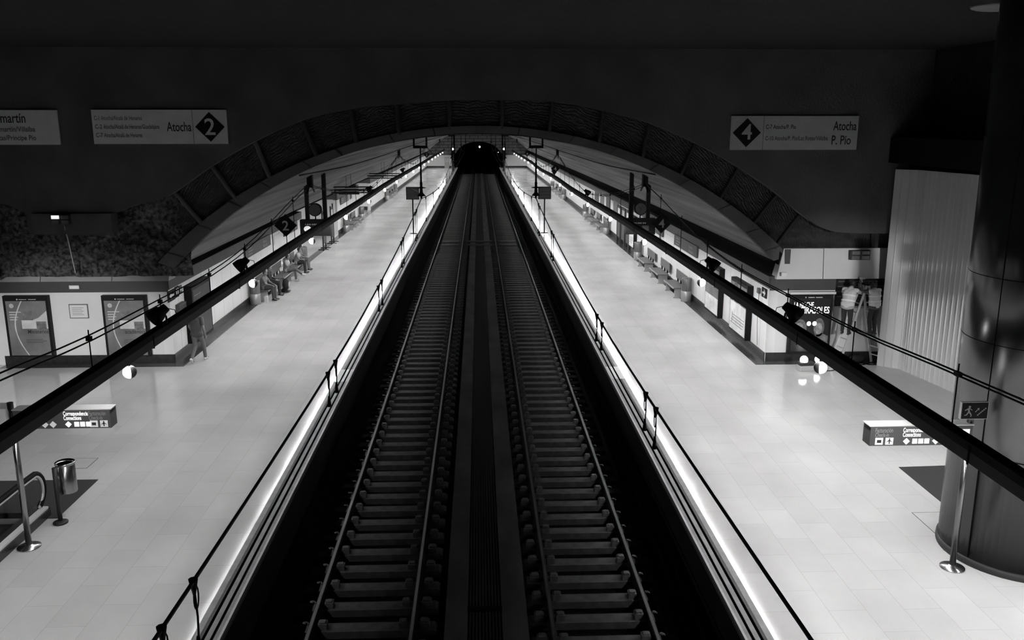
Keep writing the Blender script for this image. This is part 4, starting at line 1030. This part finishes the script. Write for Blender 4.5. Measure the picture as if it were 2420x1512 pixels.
g.build('pictogram', M_FADED, t)

# bin on a pole beside the escalator
t = thing('pole_bin', 'steel cylinder bin on a pole next to the left escalator end', 'bin', (-8.0, 15.55, 0))
MB().cyl((0, 0, .02), (0, 0, 1.12), .042, 14).build('pole', M_FASCIA, t); MB().lathe([(.0, 0), (.13, 0), (.135, .03), (.10, .045), (.05, .06)], n=24).build('base', M_FASCIA, t)
cb = MB().lathe([(.0, .54), (.165, .54), (.17, .56), (.17, 1.12), (.155, 1.13), (.152, 1.08), (.145, .64), (.0, .62)], c=(.09, .24, 0), n=32).build('bin_body', M_STEEL, t)
MB().lathe([(.178, 1.10), (.183, 1.14), (.165, 1.15), (.16, 1.1)], c=(.09, .24, 0), n=32).build('rim', M_CHROME, cb)

# escalator at the left
t = thing('escalator', 'escalator landing with glass balustrade and black handrail at the left edge', 'escalator', (-8.5, 15.9, 0))
def balustrade(x):
    MB().box(x - .16, x + .16, -9, .0, 0, .16).build('skirt_base', M_SKIRT, t)
    MB().box(x - .13, x + .13, -9, -.02, .16, .20).build('deck', M_CREAM, t)
    P = [(x, -9, .92), (x, -.55, .92)] + [(x, -.22 + .38*math.sin(a) - .0, .56 + .36*math.cos(a)) for a in [k*pi/12 for k in range(1, 10)]] + [(x, -.08, .22)]
    pr = MB().tube(P, .05, 12).build('handrail', M_BEAM, t)
    Q = [(p[0], p[1] - (.055 if p[1] > -.3 and i > 1 else 0), p[2] - (.055 if i < 3 else .02)) for i, p in enumerate(P)]
    MB().tube(Q, .036, 10).build('handrail_track', M_ALU, t)
    G = [(-9, .2), (-.12, .2), (.05, .4), (.10, .56), (.05, .72), (-.15, .84), (-.5, .87), (-9, .87)]
    MB().prism(G, x - .006, x + .006, 'x').build('glass_panel', M_GLASS, t)
balustrade(0.0); balustrade(-1.35)
MB().box(-1.2, -.15, -9, -.4, .0, .02).build('steps', M_FASCIA, t)
MB().box(-1.2, -.15, -.4, .1, 0, .012).build('comb_plate', M_ALU, t)
tag(MB().box(-12.5, -8.16, 15.75, 17.6, .0, .012).build('entrance_mat', M_MAT), 'black entrance mat in front of the left escalator', 'mat')
tag(MB().plate((0, 0, 0), XA, YA, [(9.22, 15.2), (12.2, 14.2), (12.2, 17.75), (9.22, 17.62)], .012).build('entrance_mat', M_MAT), 'black mat on the floor behind the right sign pole', 'mat')
def hatch(label, x0, x1, y0, y1):
    t = thing('floor_hatch', label, 'hatch', ((x0+x1)/2, (y0+y1)/2, 0))
    a, b = (x1-x0)/2, (y1-y0)/2
    MB().box(-a + .012, a - .012, -b + .012, b - .012, 0, .003).build('cover', M_EDGEP, t)
    MB().box(-a, a, -b, -b + .01, 0, .0035).box(-a, a, b - .01, b, 0, .0035).box(-a, -a + .01, -b, b, 0, .0035).box(a - .01, a, -b, b, 0, .0035).build('frame', M_SIGNG, t)
M_EDGEP = mat('hatch_tile', .56, .3, var=.05, scale=3)
hatch('square floor hatch in the tiles behind the left mat', -9.25, -8.68, 18.25, 18.85)
hatch('square floor hatch in the tiles left of the big column', 8.4, 9.4, 14.5, 15.38)

# big steel column
t = thing('steel_column', 'big round polished steel column at the right edge', 'column', (9.5, 13.85, 0))
CR = 1.24
MB().lathe([(CR, .12), (CR, 9.48)], n=72).build('cladding', mat('column_steel', .30, .22, metal=1.0, var=.2, scale=1.2, stretch=(1, 1, .4)), t)
MB().lathe([(CR + .03, 0), (CR + .035, .02), (CR + .03, .11), (CR, .125)], n=72).build('base_ring', M_FASCIA, t)
m = MB()
for z in (2.02, 3.9, 4.98, 7.2): m.lathe([(CR + .001, z), (CR + .004, z + .006), (CR + .001, z + .012)], n=72)
for a in (3.55, 4.4, 5.2): m.box(CR*math.cos(a) - .006, CR*math.cos(a) + .006, CR*math.sin(a) - .006, CR*math.sin(a) + .006, .13, 9.4)
m.build('joint', M_BLACKM, t)

# work lamp, cables and tools near the ladder
t = thing('work_lamp', 'metal case with a lit white globe lamp standing on the floor below the beam', 'lamp', (9.98, 25.3, 0), rz=.1)
MB().box(-.23, .23, -.14, .14, 0, .17).build('case', M_ALU, t, bevel=.02); MB().box(-.235, .235, -.145, .145, .17, .27).build('lid', M_FASCIA, t, bevel=.02)
MB().ell((-.06, 0, .33), (.12, .12, .13), 20, 14).build('globe', M_GLOBE, t)
t2 = thing('work_lamp', 'second lit globe of the floor work light, half hidden by the beam', 'lamp', (10.42, 25.45, 0)); MB().lathe([(.0, 0), (.12, 0), (.10, .12), (.05, .2)], n=16).build('foot', M_FASCIA, t2); MB().ell((0, 0, .3), (.10, .10, .11), 16, 12).build('globe', M_GLOBE, t2)
tag(MB().tube(smooth_path([(10.2, 25.3, .015), (10.6, 25.15, .015), (11.1, 25.35, .015), (11.5, 25.6, .02)], 6), .012, 6).build('work_cable', M_BLACK), 'black cable on the floor from the work lamp', 'cable')
for k in range(4):
    P = [(11.6 + .35*k + .3*math.sin(k*2 + q*.9), 25.9 + .15*math.cos(q*1.3 + k), .016 + .004*k) for q in range(8)]
    tag(MB().tube(smooth_path(P, 4), .013, 6).build('loose_cable', M_BLACKM), f'{ORD[k]} loose black cable from the left on the floor under the ladder', 'cable', 'loose cables under the ladder')
tg = thing('tool_bag', 'dark tool bag on the floor under the ladder', 'bag', (11.95, 26.15, 0)); MB().ell((0, 0, .11), (.26, .14, .12), 16, 10).build('body', M_CLD, tg); MB().tube([(-.12, 0, .2), (-.08, 0, .32), (.08, 0, .32), (.12, 0, .2)], .012, 6).build('handle', M_CLD, tg)
t = thing('stepladder', 'aluminium stepladder carrying the two workmen', 'ladder', (0, 0, 0))
WL, WR, WT = Vector((.10, -.44, 0)), Vector((.17, -.38, 0)), Vector((.06, -.27, 0))
apex = Vector((11.84, 26.0, 2.55)); LF = Vector((11.06, 26.1, 0.0)); RF = Vector((12.42, 26.13, 0.0))
for nm, ft, wf, off in (('left_frame', LF, WL, -.03), ('right_frame', RF, WR, .03)):
    ap = apex + Vector((off, 0, 0))
    m = MB()
    for q in (0, 1): m.bar(ft + wf*q, ap + WT*q, .028, .07)
    fr_ = m.build(nm, M_ALU, t)
    for k in range(1, 9):
        f_ = k/9.0; MB().bar(ft.lerp(ap, f_), (ft + wf).lerp(ap + WT, f_), .035, .028).build('rung', M_ALU, fr_)
m = MB()
for q in (0, 1): m.tube([LF.lerp(apex, .5) + WL*q*.9, RF.lerp(apex, .33) + WR*q*.9], .008, 5)
m.build('stay_strap', M_BLACK, t)
MB().cbox(apex + WT*.5 + Vector((0, 0, .02)), (.11, .32, .05), rz=.2).build('hinge_cap', M_BLACK, t)

# signal posts and tunnel lamps at the far end
for s in (-1, 1):
    y = 150.0; t = thing('signal_post', f'dark signal post with a lit lamp at the {SIDE[s]} of the tunnel mouth', 'signal', (s*4.35, y, dz(y)))
    MB().cyl((0, 0, 0), (0, 0, 3.2), .09, 10).build('post', M_BLACK, t); MB().box(-.28, .28, -.15, .15, 2.9, 4.0).build('head', M_BLACK, t)
    MB().ell((0, -.22, 3.75), (.19, .12, .19), 16, 10).build('lens', mat('signal_lens', 1, emit=3.0), t)
    MB().box(-.3, .3, -.35, -.1, 3.98, 4.05).build('hood', M_BLACK, t)
t = thing('tunnel_lamp', 'small bright lamp at the top middle of the dark tunnel', 'lamp', (.25, 178, 2.55)); MB().ell((0, 0, 0), (.16, .08, .2), 12, 8).build('bulb', M_GLOBE, t); MB().cyl((0, 0, .1), (0, 0, .35), .03, 6).build('stem', M_BLACK, t)
t = thing('tunnel_lamp', 'tiny lamp at the right side inside the dark tunnel', 'lamp', (3.9, 174, 1.6)); MB().ell((0, 0, 0), (.1, .06, .1), 10, 8).build('bulb', M_GLOW, t); MB().cyl((0, 0, 0), (.6, 0, 0), .03, 6).build('arm', M_BLACK, t)

# ------------------------------------------------------------------ people
def blob(name, shapes, m, parent, voxel=.011, it=4):
    """shapes: ('c', p0, p1, r0, r1) tapered limb, ('e', centre, (rx, ry, rz)) ellipsoid; fused to one smooth skin"""
    mb = MB()
    for sh in shapes:
        if sh[0] == 'c':
            a, b = Vector(sh[1]), Vector(sh[2]); ra, rb_ = sh[3], sh[4]
            k = 5; pts = []; rs = []
            d = (b - a)
            if d.length < 1e-5: continue
            d.normalize()
            for i in range(4): th = pi/2*(i+.3)/4.3; pts.append(a - d*ra*math.cos(th)); rs.append(ra*math.sin(th))
            for i in range(k+1): pts.append(a.lerp(b, i/k)); rs.append(ra + (rb_-ra)*i/k)
            for i in range(3, -1, -1): th = pi/2*(i+.3)/4.3; pts.append(b + d*rb_*math.cos(th)); rs.append(rb_*math.sin(th))
            mb.tube(pts, rs, 12)
        else: mb.ell(sh[1], sh[2], 16, 12, sh[3] if len(sh) > 3 else None)
    o = mb.build('tmp', m)
    md = o.modifiers.new('r', 'REMESH'); md.mode = 'VOXEL'; md.voxel_size = voxel; md.use_smooth_shade = True
    ms = o.modifiers.new('s', 'SMOOTH'); ms.iterations = it; ms.factor = .5
    dg = bpy.context.evaluated_depsgraph_get(); dg.update()
    me = bpy.data.meshes.new_from_object(o.evaluated_get(dg))
    old = o.data; bpy.data.objects.remove(o); bpy.data.meshes.remove(old)
    me.name = name; me.materials.clear(); me.materials.append(m)
    q = bpy.data.objects.new(name, me); COL.objects.link(q)
    if parent: q.parent = parent
    return q
def hand(wr, dirn, palm_n, s=1.0, curl=.5):
    """palm, four fingers of different length and a thumb; dirn = pointing direction, palm_n = palm normal"""
    d = Vector(dirn).normalized(); n = Vector(palm_n); n = (n - d*n.dot(d)).normalized(); w = d.cross(n)
    wr = Vector(wr); out = [('c', wr, wr + d*.045*s, .024*s, .030*s)]
    for i in (-1.1, 0, 1.1): out.append(('c', wr + d*.03*s + w*.016*s*i, wr + d*.085*s + w*.022*s*i, .018*s, .015*s))
    for i, L in zip((-1.5, -.5, .5, 1.5), (.062, .078, .072, .058)):
        p0 = wr + d*.088*s + w*.019*s*i; d1 = (d*math.cos(curl*.6) + n*math.sin(curl*.6)); p1 = p0 + d1*L*.5*s
        d2 = (d*math.cos(curl*1.7) + n*math.sin(curl*1.7)); p2 = p1 + d2*L*.5*s
        out += [('c', p0, p1, .0095*s, .0085*s), ('c', p1, p2, .0085*s, .0075*s)]
    t0 = wr + d*.03*s + w*.03*s; t1 = t0 + (d*.6 + w*.7 + n*.35).normalized()*.04*s; t2 = t1 + (d*.9 + w*.2 + n*.4).normalized()*.03*s
    out += [('c', t0, t1, .0125*s, .011*s), ('c', t1, t2, .0105*s, .009*s)]
    return out
def person(label, loc, rz, J, top, legs, skin=None, shoe=None, hair=None, sleeve='short', vest=False, face=True, hairlong=False):
    """J: joints in a local frame facing +y"""
    skin = skin or M_SKIN; shoe = shoe or M_SHOE
    V = {k: Vector(v) for k, v in J.items()}
    t = thing('person', label, 'person', loc, rz)
    look = V.get('look', Vector((0, 1, 0))).normalized(); upv = V.get('hup', Vector((0, 0, 1))).normalized()
    look = (look - upv*look.dot(upv)).normalized(); side = look.cross(upv); HR = Matrix((side, look, upv)).transposed()
    h = V['head']
    S_ = []
    S_ += [('e', h, (.073, .092, .112), HR), ('e', h + look*.025 - upv*.055, (.055, .065, .06), HR), ('e', h + look*.094 - upv*.018, (.013, .018, .022), HR),
           ('e', h + look*.08 - upv*.062, (.026, .012, .012), HR), ('e', h + look*.07 - upv*.1, (.026, .02, .018), HR)]
    for q in (-1, 1): S_ += [('e', h + side*.074*q - upv*.01, (.012, .02, .032), HR), ('e', h + look*.08 + side*.034*q + upv*.025, (.024, .012, .008), HR)]
    S_ += [('c', V['neck'], h - upv*.06 - look*.01, .055, .052)]
    ch, pv = V['chest'], V['pelvis']; sl, sr, hl, hr = V['sl'], V['sr'], V['hl'], V['hr']
    tors = lambda g: [('c', pv + (hl-pv)*.55, ch + (sl-ch)*.35, .115*g, .12*g), ('c', pv + (hr-pv)*.55, ch + (sr-ch)*.35, .115*g, .12*g), ('c', pv, ch, .125*g, .135*g),
                      ('c', sl, sr, .062*g, .062*g), ('c', (sl+sr)/2, V['neck'], .085*g, .058*g), ('c', ch, (sl+sr)/2, .125*g, .09*g)]
    S_ += tors(.9)
    for a in 'lr':
        S_ += [('c', V['s'+a], V['e'+a], .050, .041), ('c', V['e'+a], V['w'+a], .040, .026)]
        d = V.get('hd'+a, V['w'+a] - V['e'+a]); S_ += hand(V['w'+a], d, V.get('pn'+a, Vector((-1 if a == 'r' else 1, .3, 0))), 1.0, .6)
        S_ += [('c', V['h'+a], V['k'+a], .078, .055), ('c', V['k'+a], V['a'+a], .054, .036), ('c', V['a'+a], V['t'+a], .036, .028)]
    blob('body', S_, skin, t, .010, 3)
    C = tors(1.02)
    for a in 'lr':
        if sleeve == 'short': C += [('c', V['s'+a], V['s'+a].lerp(V['e'+a], .62), .064, .060)]
        elif sleeve == 'long': C += [('c', V['s'+a], V['e'+a], .064, .053), ('c', V['e'+a], V['e'+a].lerp(V['w'+a], .92), .052, .036)]
    C += [('c', pv + (hl-pv)*.9, pv + (hr-pv)*.9, .125, .125)]
    blob('shirt', C, top, t, .012, 4)
    L = [('c', hl, hr, .112, .112), ('e', pv + Vector((0, 0, .02)), (.15, .115, .1))]
    for a in 'lr': L += [('c', V['h'+a], V['k'+a], .098, .070), ('c', V['k'+a], V['a'+a] + (V['k'+a] - V['a'+a])*.06, .069, .052)]
    blob('trousers', L, legs, t, .012, 4)
    for a in 'lr':
        d = (V['t'+a] - V['a'+a]); d.z = 0 if abs(d.z) < .09 else d.z; d.normalize()
        f = V['a'+a]; dn = Vector((0, 0, -1)); dn = (dn - d*dn.dot(d)).normalized()
        blob('shoe', [('c', f + dn*.042 - d*.045, f + dn*.05 + d*.12, .037, .033), ('c', f, f + dn*.03 + d*.05, .045, .042), ('c', f + dn*.055 + d*.12, f + dn*.055 + d*.16, .032, .026)], shoe, t, .011, 3)
    hs = [('e', h + upv*.02 - look*.018, (.083, .095, .112), HR)]
    if hairlong: hs += [('c', h - look*.05, h - look*.075 - upv*.2, .075, .045)]
    hb = blob('hair', hs, hair or M_HAIR, t, .010, 2)
    # cut the hair back from the face
    bm = bmesh.new(); bm.from_mesh(hb.data)
    dele = [v for v in bm.verts if (v.co - h).dot(look) > .035 and (v.co - h).dot(upv) < .065]
    bmesh.ops.delete(bm, geom=dele, context='VERTS'); bm.to_mesh(hb.data); bm.free()
    if face:
        for q in (-1, 1): MB().ell(h + look*.084 + side*.033*q + upv*.005, (.012, .008, .008), 10, 6, HR).build('eye', M_INK, t)
        MB().ell(h + look*.089 - upv*.06, (.022, .006, .006), 10, 6, HR).build('mouth', M_SKIN2, t)
    if vest:
        W_ = tors(1.13) + [('c', pv + (hl-pv)*.8 + Vector((0, 0, .06)), pv + (hr-pv)*.8 + Vector((0, 0, .06)), .135, .135)]
        vb = blob('safety_vest', W_, M_VEST, t, .012, 4)
        ax = (ch - pv).normalized(); tp = MB()
        for z in (.10, .26):
            c = pv + ax*z; ring = []
            fw = Vector((0, 1, 0)); fw = (fw - ax*fw.dot(ax)).normalized(); sd = fw.cross(ax)
            for rr in (0, 1):
                for k in range(28):
                    an = 2*pi*k/28; ring.append(c + ax*.045*rr + sd*.212*math.cos(an) + fw*.156*math.sin(an))
            tp.add(ring, [(k, (k+1) % 28, 28 + (k+1) % 28, 28 + k) for k in range(28)], True)
        tp.build('reflective_band', M_TAPE, vb)
    return t
def sit(lean=0.0, cross=False, arms='lap', look=(0, 1, -.1), kx=.1):
    J = dict(pelvis=(0, .02, .56), chest=(0, .02 + lean, .86), sl=(-.18, .01 + lean*1.3, .99), sr=(.18, .01 + lean*1.3, .99), neck=(0, .02 + lean*1.4, 1.04), head=(0, .06 + lean*1.7, 1.19),
             hl=(-.09, .06, .55), hr=(.09, .06, .55), kl=(-kx, .46, .57), kr=(kx, .46, .57), al=(-kx, .48, .095), ar=(kx, .48, .095), tl=(-kx - .03, .6, .06), tr=(kx + .03, .6, .06), look=look)
    if cross: J.update(kr=(.0, .47, .66), ar=(-.12, .78, .36), tr=(-.16, .90, .30), kl=(-.08, .46, .56))
    if arms == 'lap': J.update(el=(-.24, .1 + lean, .77), er=(.24, .1 + lean, .77), wl=(-.1, .33, .70), wr=(.1, .33, .70), hdl=(.5, .9, -.2), hdr=(-.5, .9, -.2), pnl=(0, 0, -1), pnr=(0, 0, -1))
    elif arms == 'knee': J.update(el=(-.25, .18 + lean, .75), er=(.25, .18 + lean, .75), wl=(-.13, .42, .68), wr=(.13, .42, .68), hdl=(0, 1, -.3), hdr=(0, 1, -.3), pnl=(0, 0, -1), pnr=(0, 0, -1))
    elif arms == 'hold': J.update(el=(-.25, .12 + lean, .78), er=(.25, .12 + lean, .78), wl=(-.08, .36, .86), wr=(.08, .36, .86), hdl=(.4, .8, .3), hdr=(-.4, .8, .3), pnl=(1, 0, 0), pnr=(-1, 0, 0))
    return J
E_ = -pi/2
sx = XL + .40
person('person in a light T-shirt and dark trousers seated next to the first left bin', (sx, 36.8, 0), E_ - .12, sit(.05, arms='knee'), M_CLG, M_CLM, hair=M_HAIR)
person('person in dark clothes seated second from the camera on the left benches', (sx, 37.75, 0), E_ + .1, sit(.02, arms='lap', look=(.4, 1, -.2)), M_CLD, M_CLD, sleeve='long')
person('person in pale top with crossed legs seated on the second left bench', (sx, 41.2, 0), E_ - .1, sit(.06, cross=True, arms='hold', look=(-.3, 1, -.4)), M_CLW, M_CLG, shoe=M_SHOEW)
person('person in a white T-shirt and black trousers seated on the third left bench', (sx, 43.6, 0), E_, sit(.10, arms='lap', look=(-.2, 1, -.3)), M_CLW, M_CLD)
person('person with bare legs seated last on the left benches behind the white T-shirt', (sx, 44.5, 0), E_, sit(.04, arms='lap'), M_CLG, M_CLG)
def walk():
    return dict(pelvis=(0, 0, .96), chest=(0, .03, 1.27), sl=(-.19, .03, 1.42), sr=(.19, .01, 1.42), neck=(0, .04, 1.48), head=(0, .07, 1.63), hl=(-.09, .0, .92), hr=(.09, .0, .92),
                kl=(-.09, .02, .50), kr=(.1, .20, .51), al=(-.09, -.30, .17), ar=(.10, .26, .10), tl=(-.09, -.19, .06), tr=(.12, .40, .06),
                el=(-.26, .05, 1.14), er=(.27, -.08, 1.14), wl=(-.27, .22, .93), wr=(.30, -.04, .90), hdl=(0, .3, -1), hdr=(.05, .15, -1), pnl=(1, .3, 0), pnr=(-1, .3, 0), look=(.1, 1, 0))
person('person walking away in grey T-shirt and light trousers by the left display case', (-8.93, 26.95, 0), -.15, walk(), mat('walker_shirt', .09, .9), mat('walker_trousers', .15, .9), shoe=M_SHOEW, face=True)
def climb(bend, hands):
    J = dict(pelvis=(0, 0, .95), chest=(0, .07*bend, 1.25), sl=(-.19, .12*bend, 1.39), sr=(.19, .12*bend, 1.39), neck=(0, .17*bend, 1.44), head=(0, .26*bend, 1.56), hl=(-.09, 0, .91), hr=(.09, 0, .91),
             kl=(-.1, .06, .49), kr=(.1, .06, .49), al=(-.1, .0, .09), ar=(.1, .0, .09), tl=(-.11, .13, .07), tr=(.11, .13, .07), look=(0, 1, -.2))
    J.update(hands); return J
rg = .286*2.66/2.66
person('workman in a pale safety vest on the left side of the stepladder', (11.27, 25.62, 1.03), -.72, climb(1.35, dict(el=(-.28, .32, 1.25), er=(.28, .34, 1.28), wl=(-.14, .48, 1.42), wr=(.14, .5, 1.46), hdl=(.2, .7, .5), hdr=(-.2, .7, .5), look=(0, 1, -.5))), M_CLW, M_CLD, sleeve='short', vest=True, skin=M_SKIN2)
person('workman in a pale safety vest with black hair on the right side of the stepladder', (12.10, 25.58, 1.02), .40, climb(.4, dict(el=(-.30, .26, 1.35), er=(.28, .26, 1.30), wl=(-.2, .42, 1.55), wr=(.16, .42, 1.5), hdl=(.1, .5, .8), hdr=(-.1, .5, .8))), M_CLM, M_CLD, sleeve='short', vest=True, skin=M_SKIN2)
b = thing('power_tool', 'grey hand tool held up above the stepladder by the workmen', 'tool', (11.83, 26.04, 2.40)); MB().cbox((0, 0, .18), (.06, .06, .3), ry=-.15).cbox((.02, 0, .33), (.16, .07, .07)).build('body', M_ALU, b)

# luggage trolley and paper bag by the first bench
t = thing('luggage_trolley', 'folding luggage trolley with a dark bag in front of the first left bench', 'trolley', (-8.78, 38.55, 0))
for q in (-1, 1):
    MB().tube([(.0, q*.14, .1), (-.08, q*.14, 1.0), (-.07, q*.12, 1.06)], .012, 8).build('upright', M_CHROME, t)
    MB().tube([(.02, q*.19 - .015, .1), (.02, q*.19 + .015, .1)], .1, 18).build('wheel', M_BLACK, t)
MB().tube([(-.07, -.12, 1.06), (-.08, 0, 1.1), (-.07, .12, 1.06)], .014, 8).build('handle', M_CHROME, t)
MB().bar((0, -.18, .1), (0, .18, .1), .03).bar((.0, 0, .08), (.3, 0, .05), .3, .02).build('base_plate', M_FASCIA, t)
MB().ell((.12, 0, .36), (.15, .19, .27), 18, 12).build('bag', M_CLD, t); MB().box(.255, .275, -.1, .1, .25, .45).build('bag_label', M_P2, t)
t = thing('paper_bag', 'small white paper bag on the floor below the first seated person', 'bag', (-9.02, 36.35, 0)); MB().box(-.07, .07, -.09, .09, 0, .26).build('bag', M_WHITE, t); MB().tube([(0, -.04, .26), (0, -.03, .33), (0, .03, .33), (0, .04, .26)], .005, 6).build('handle', M_SIGN, t)
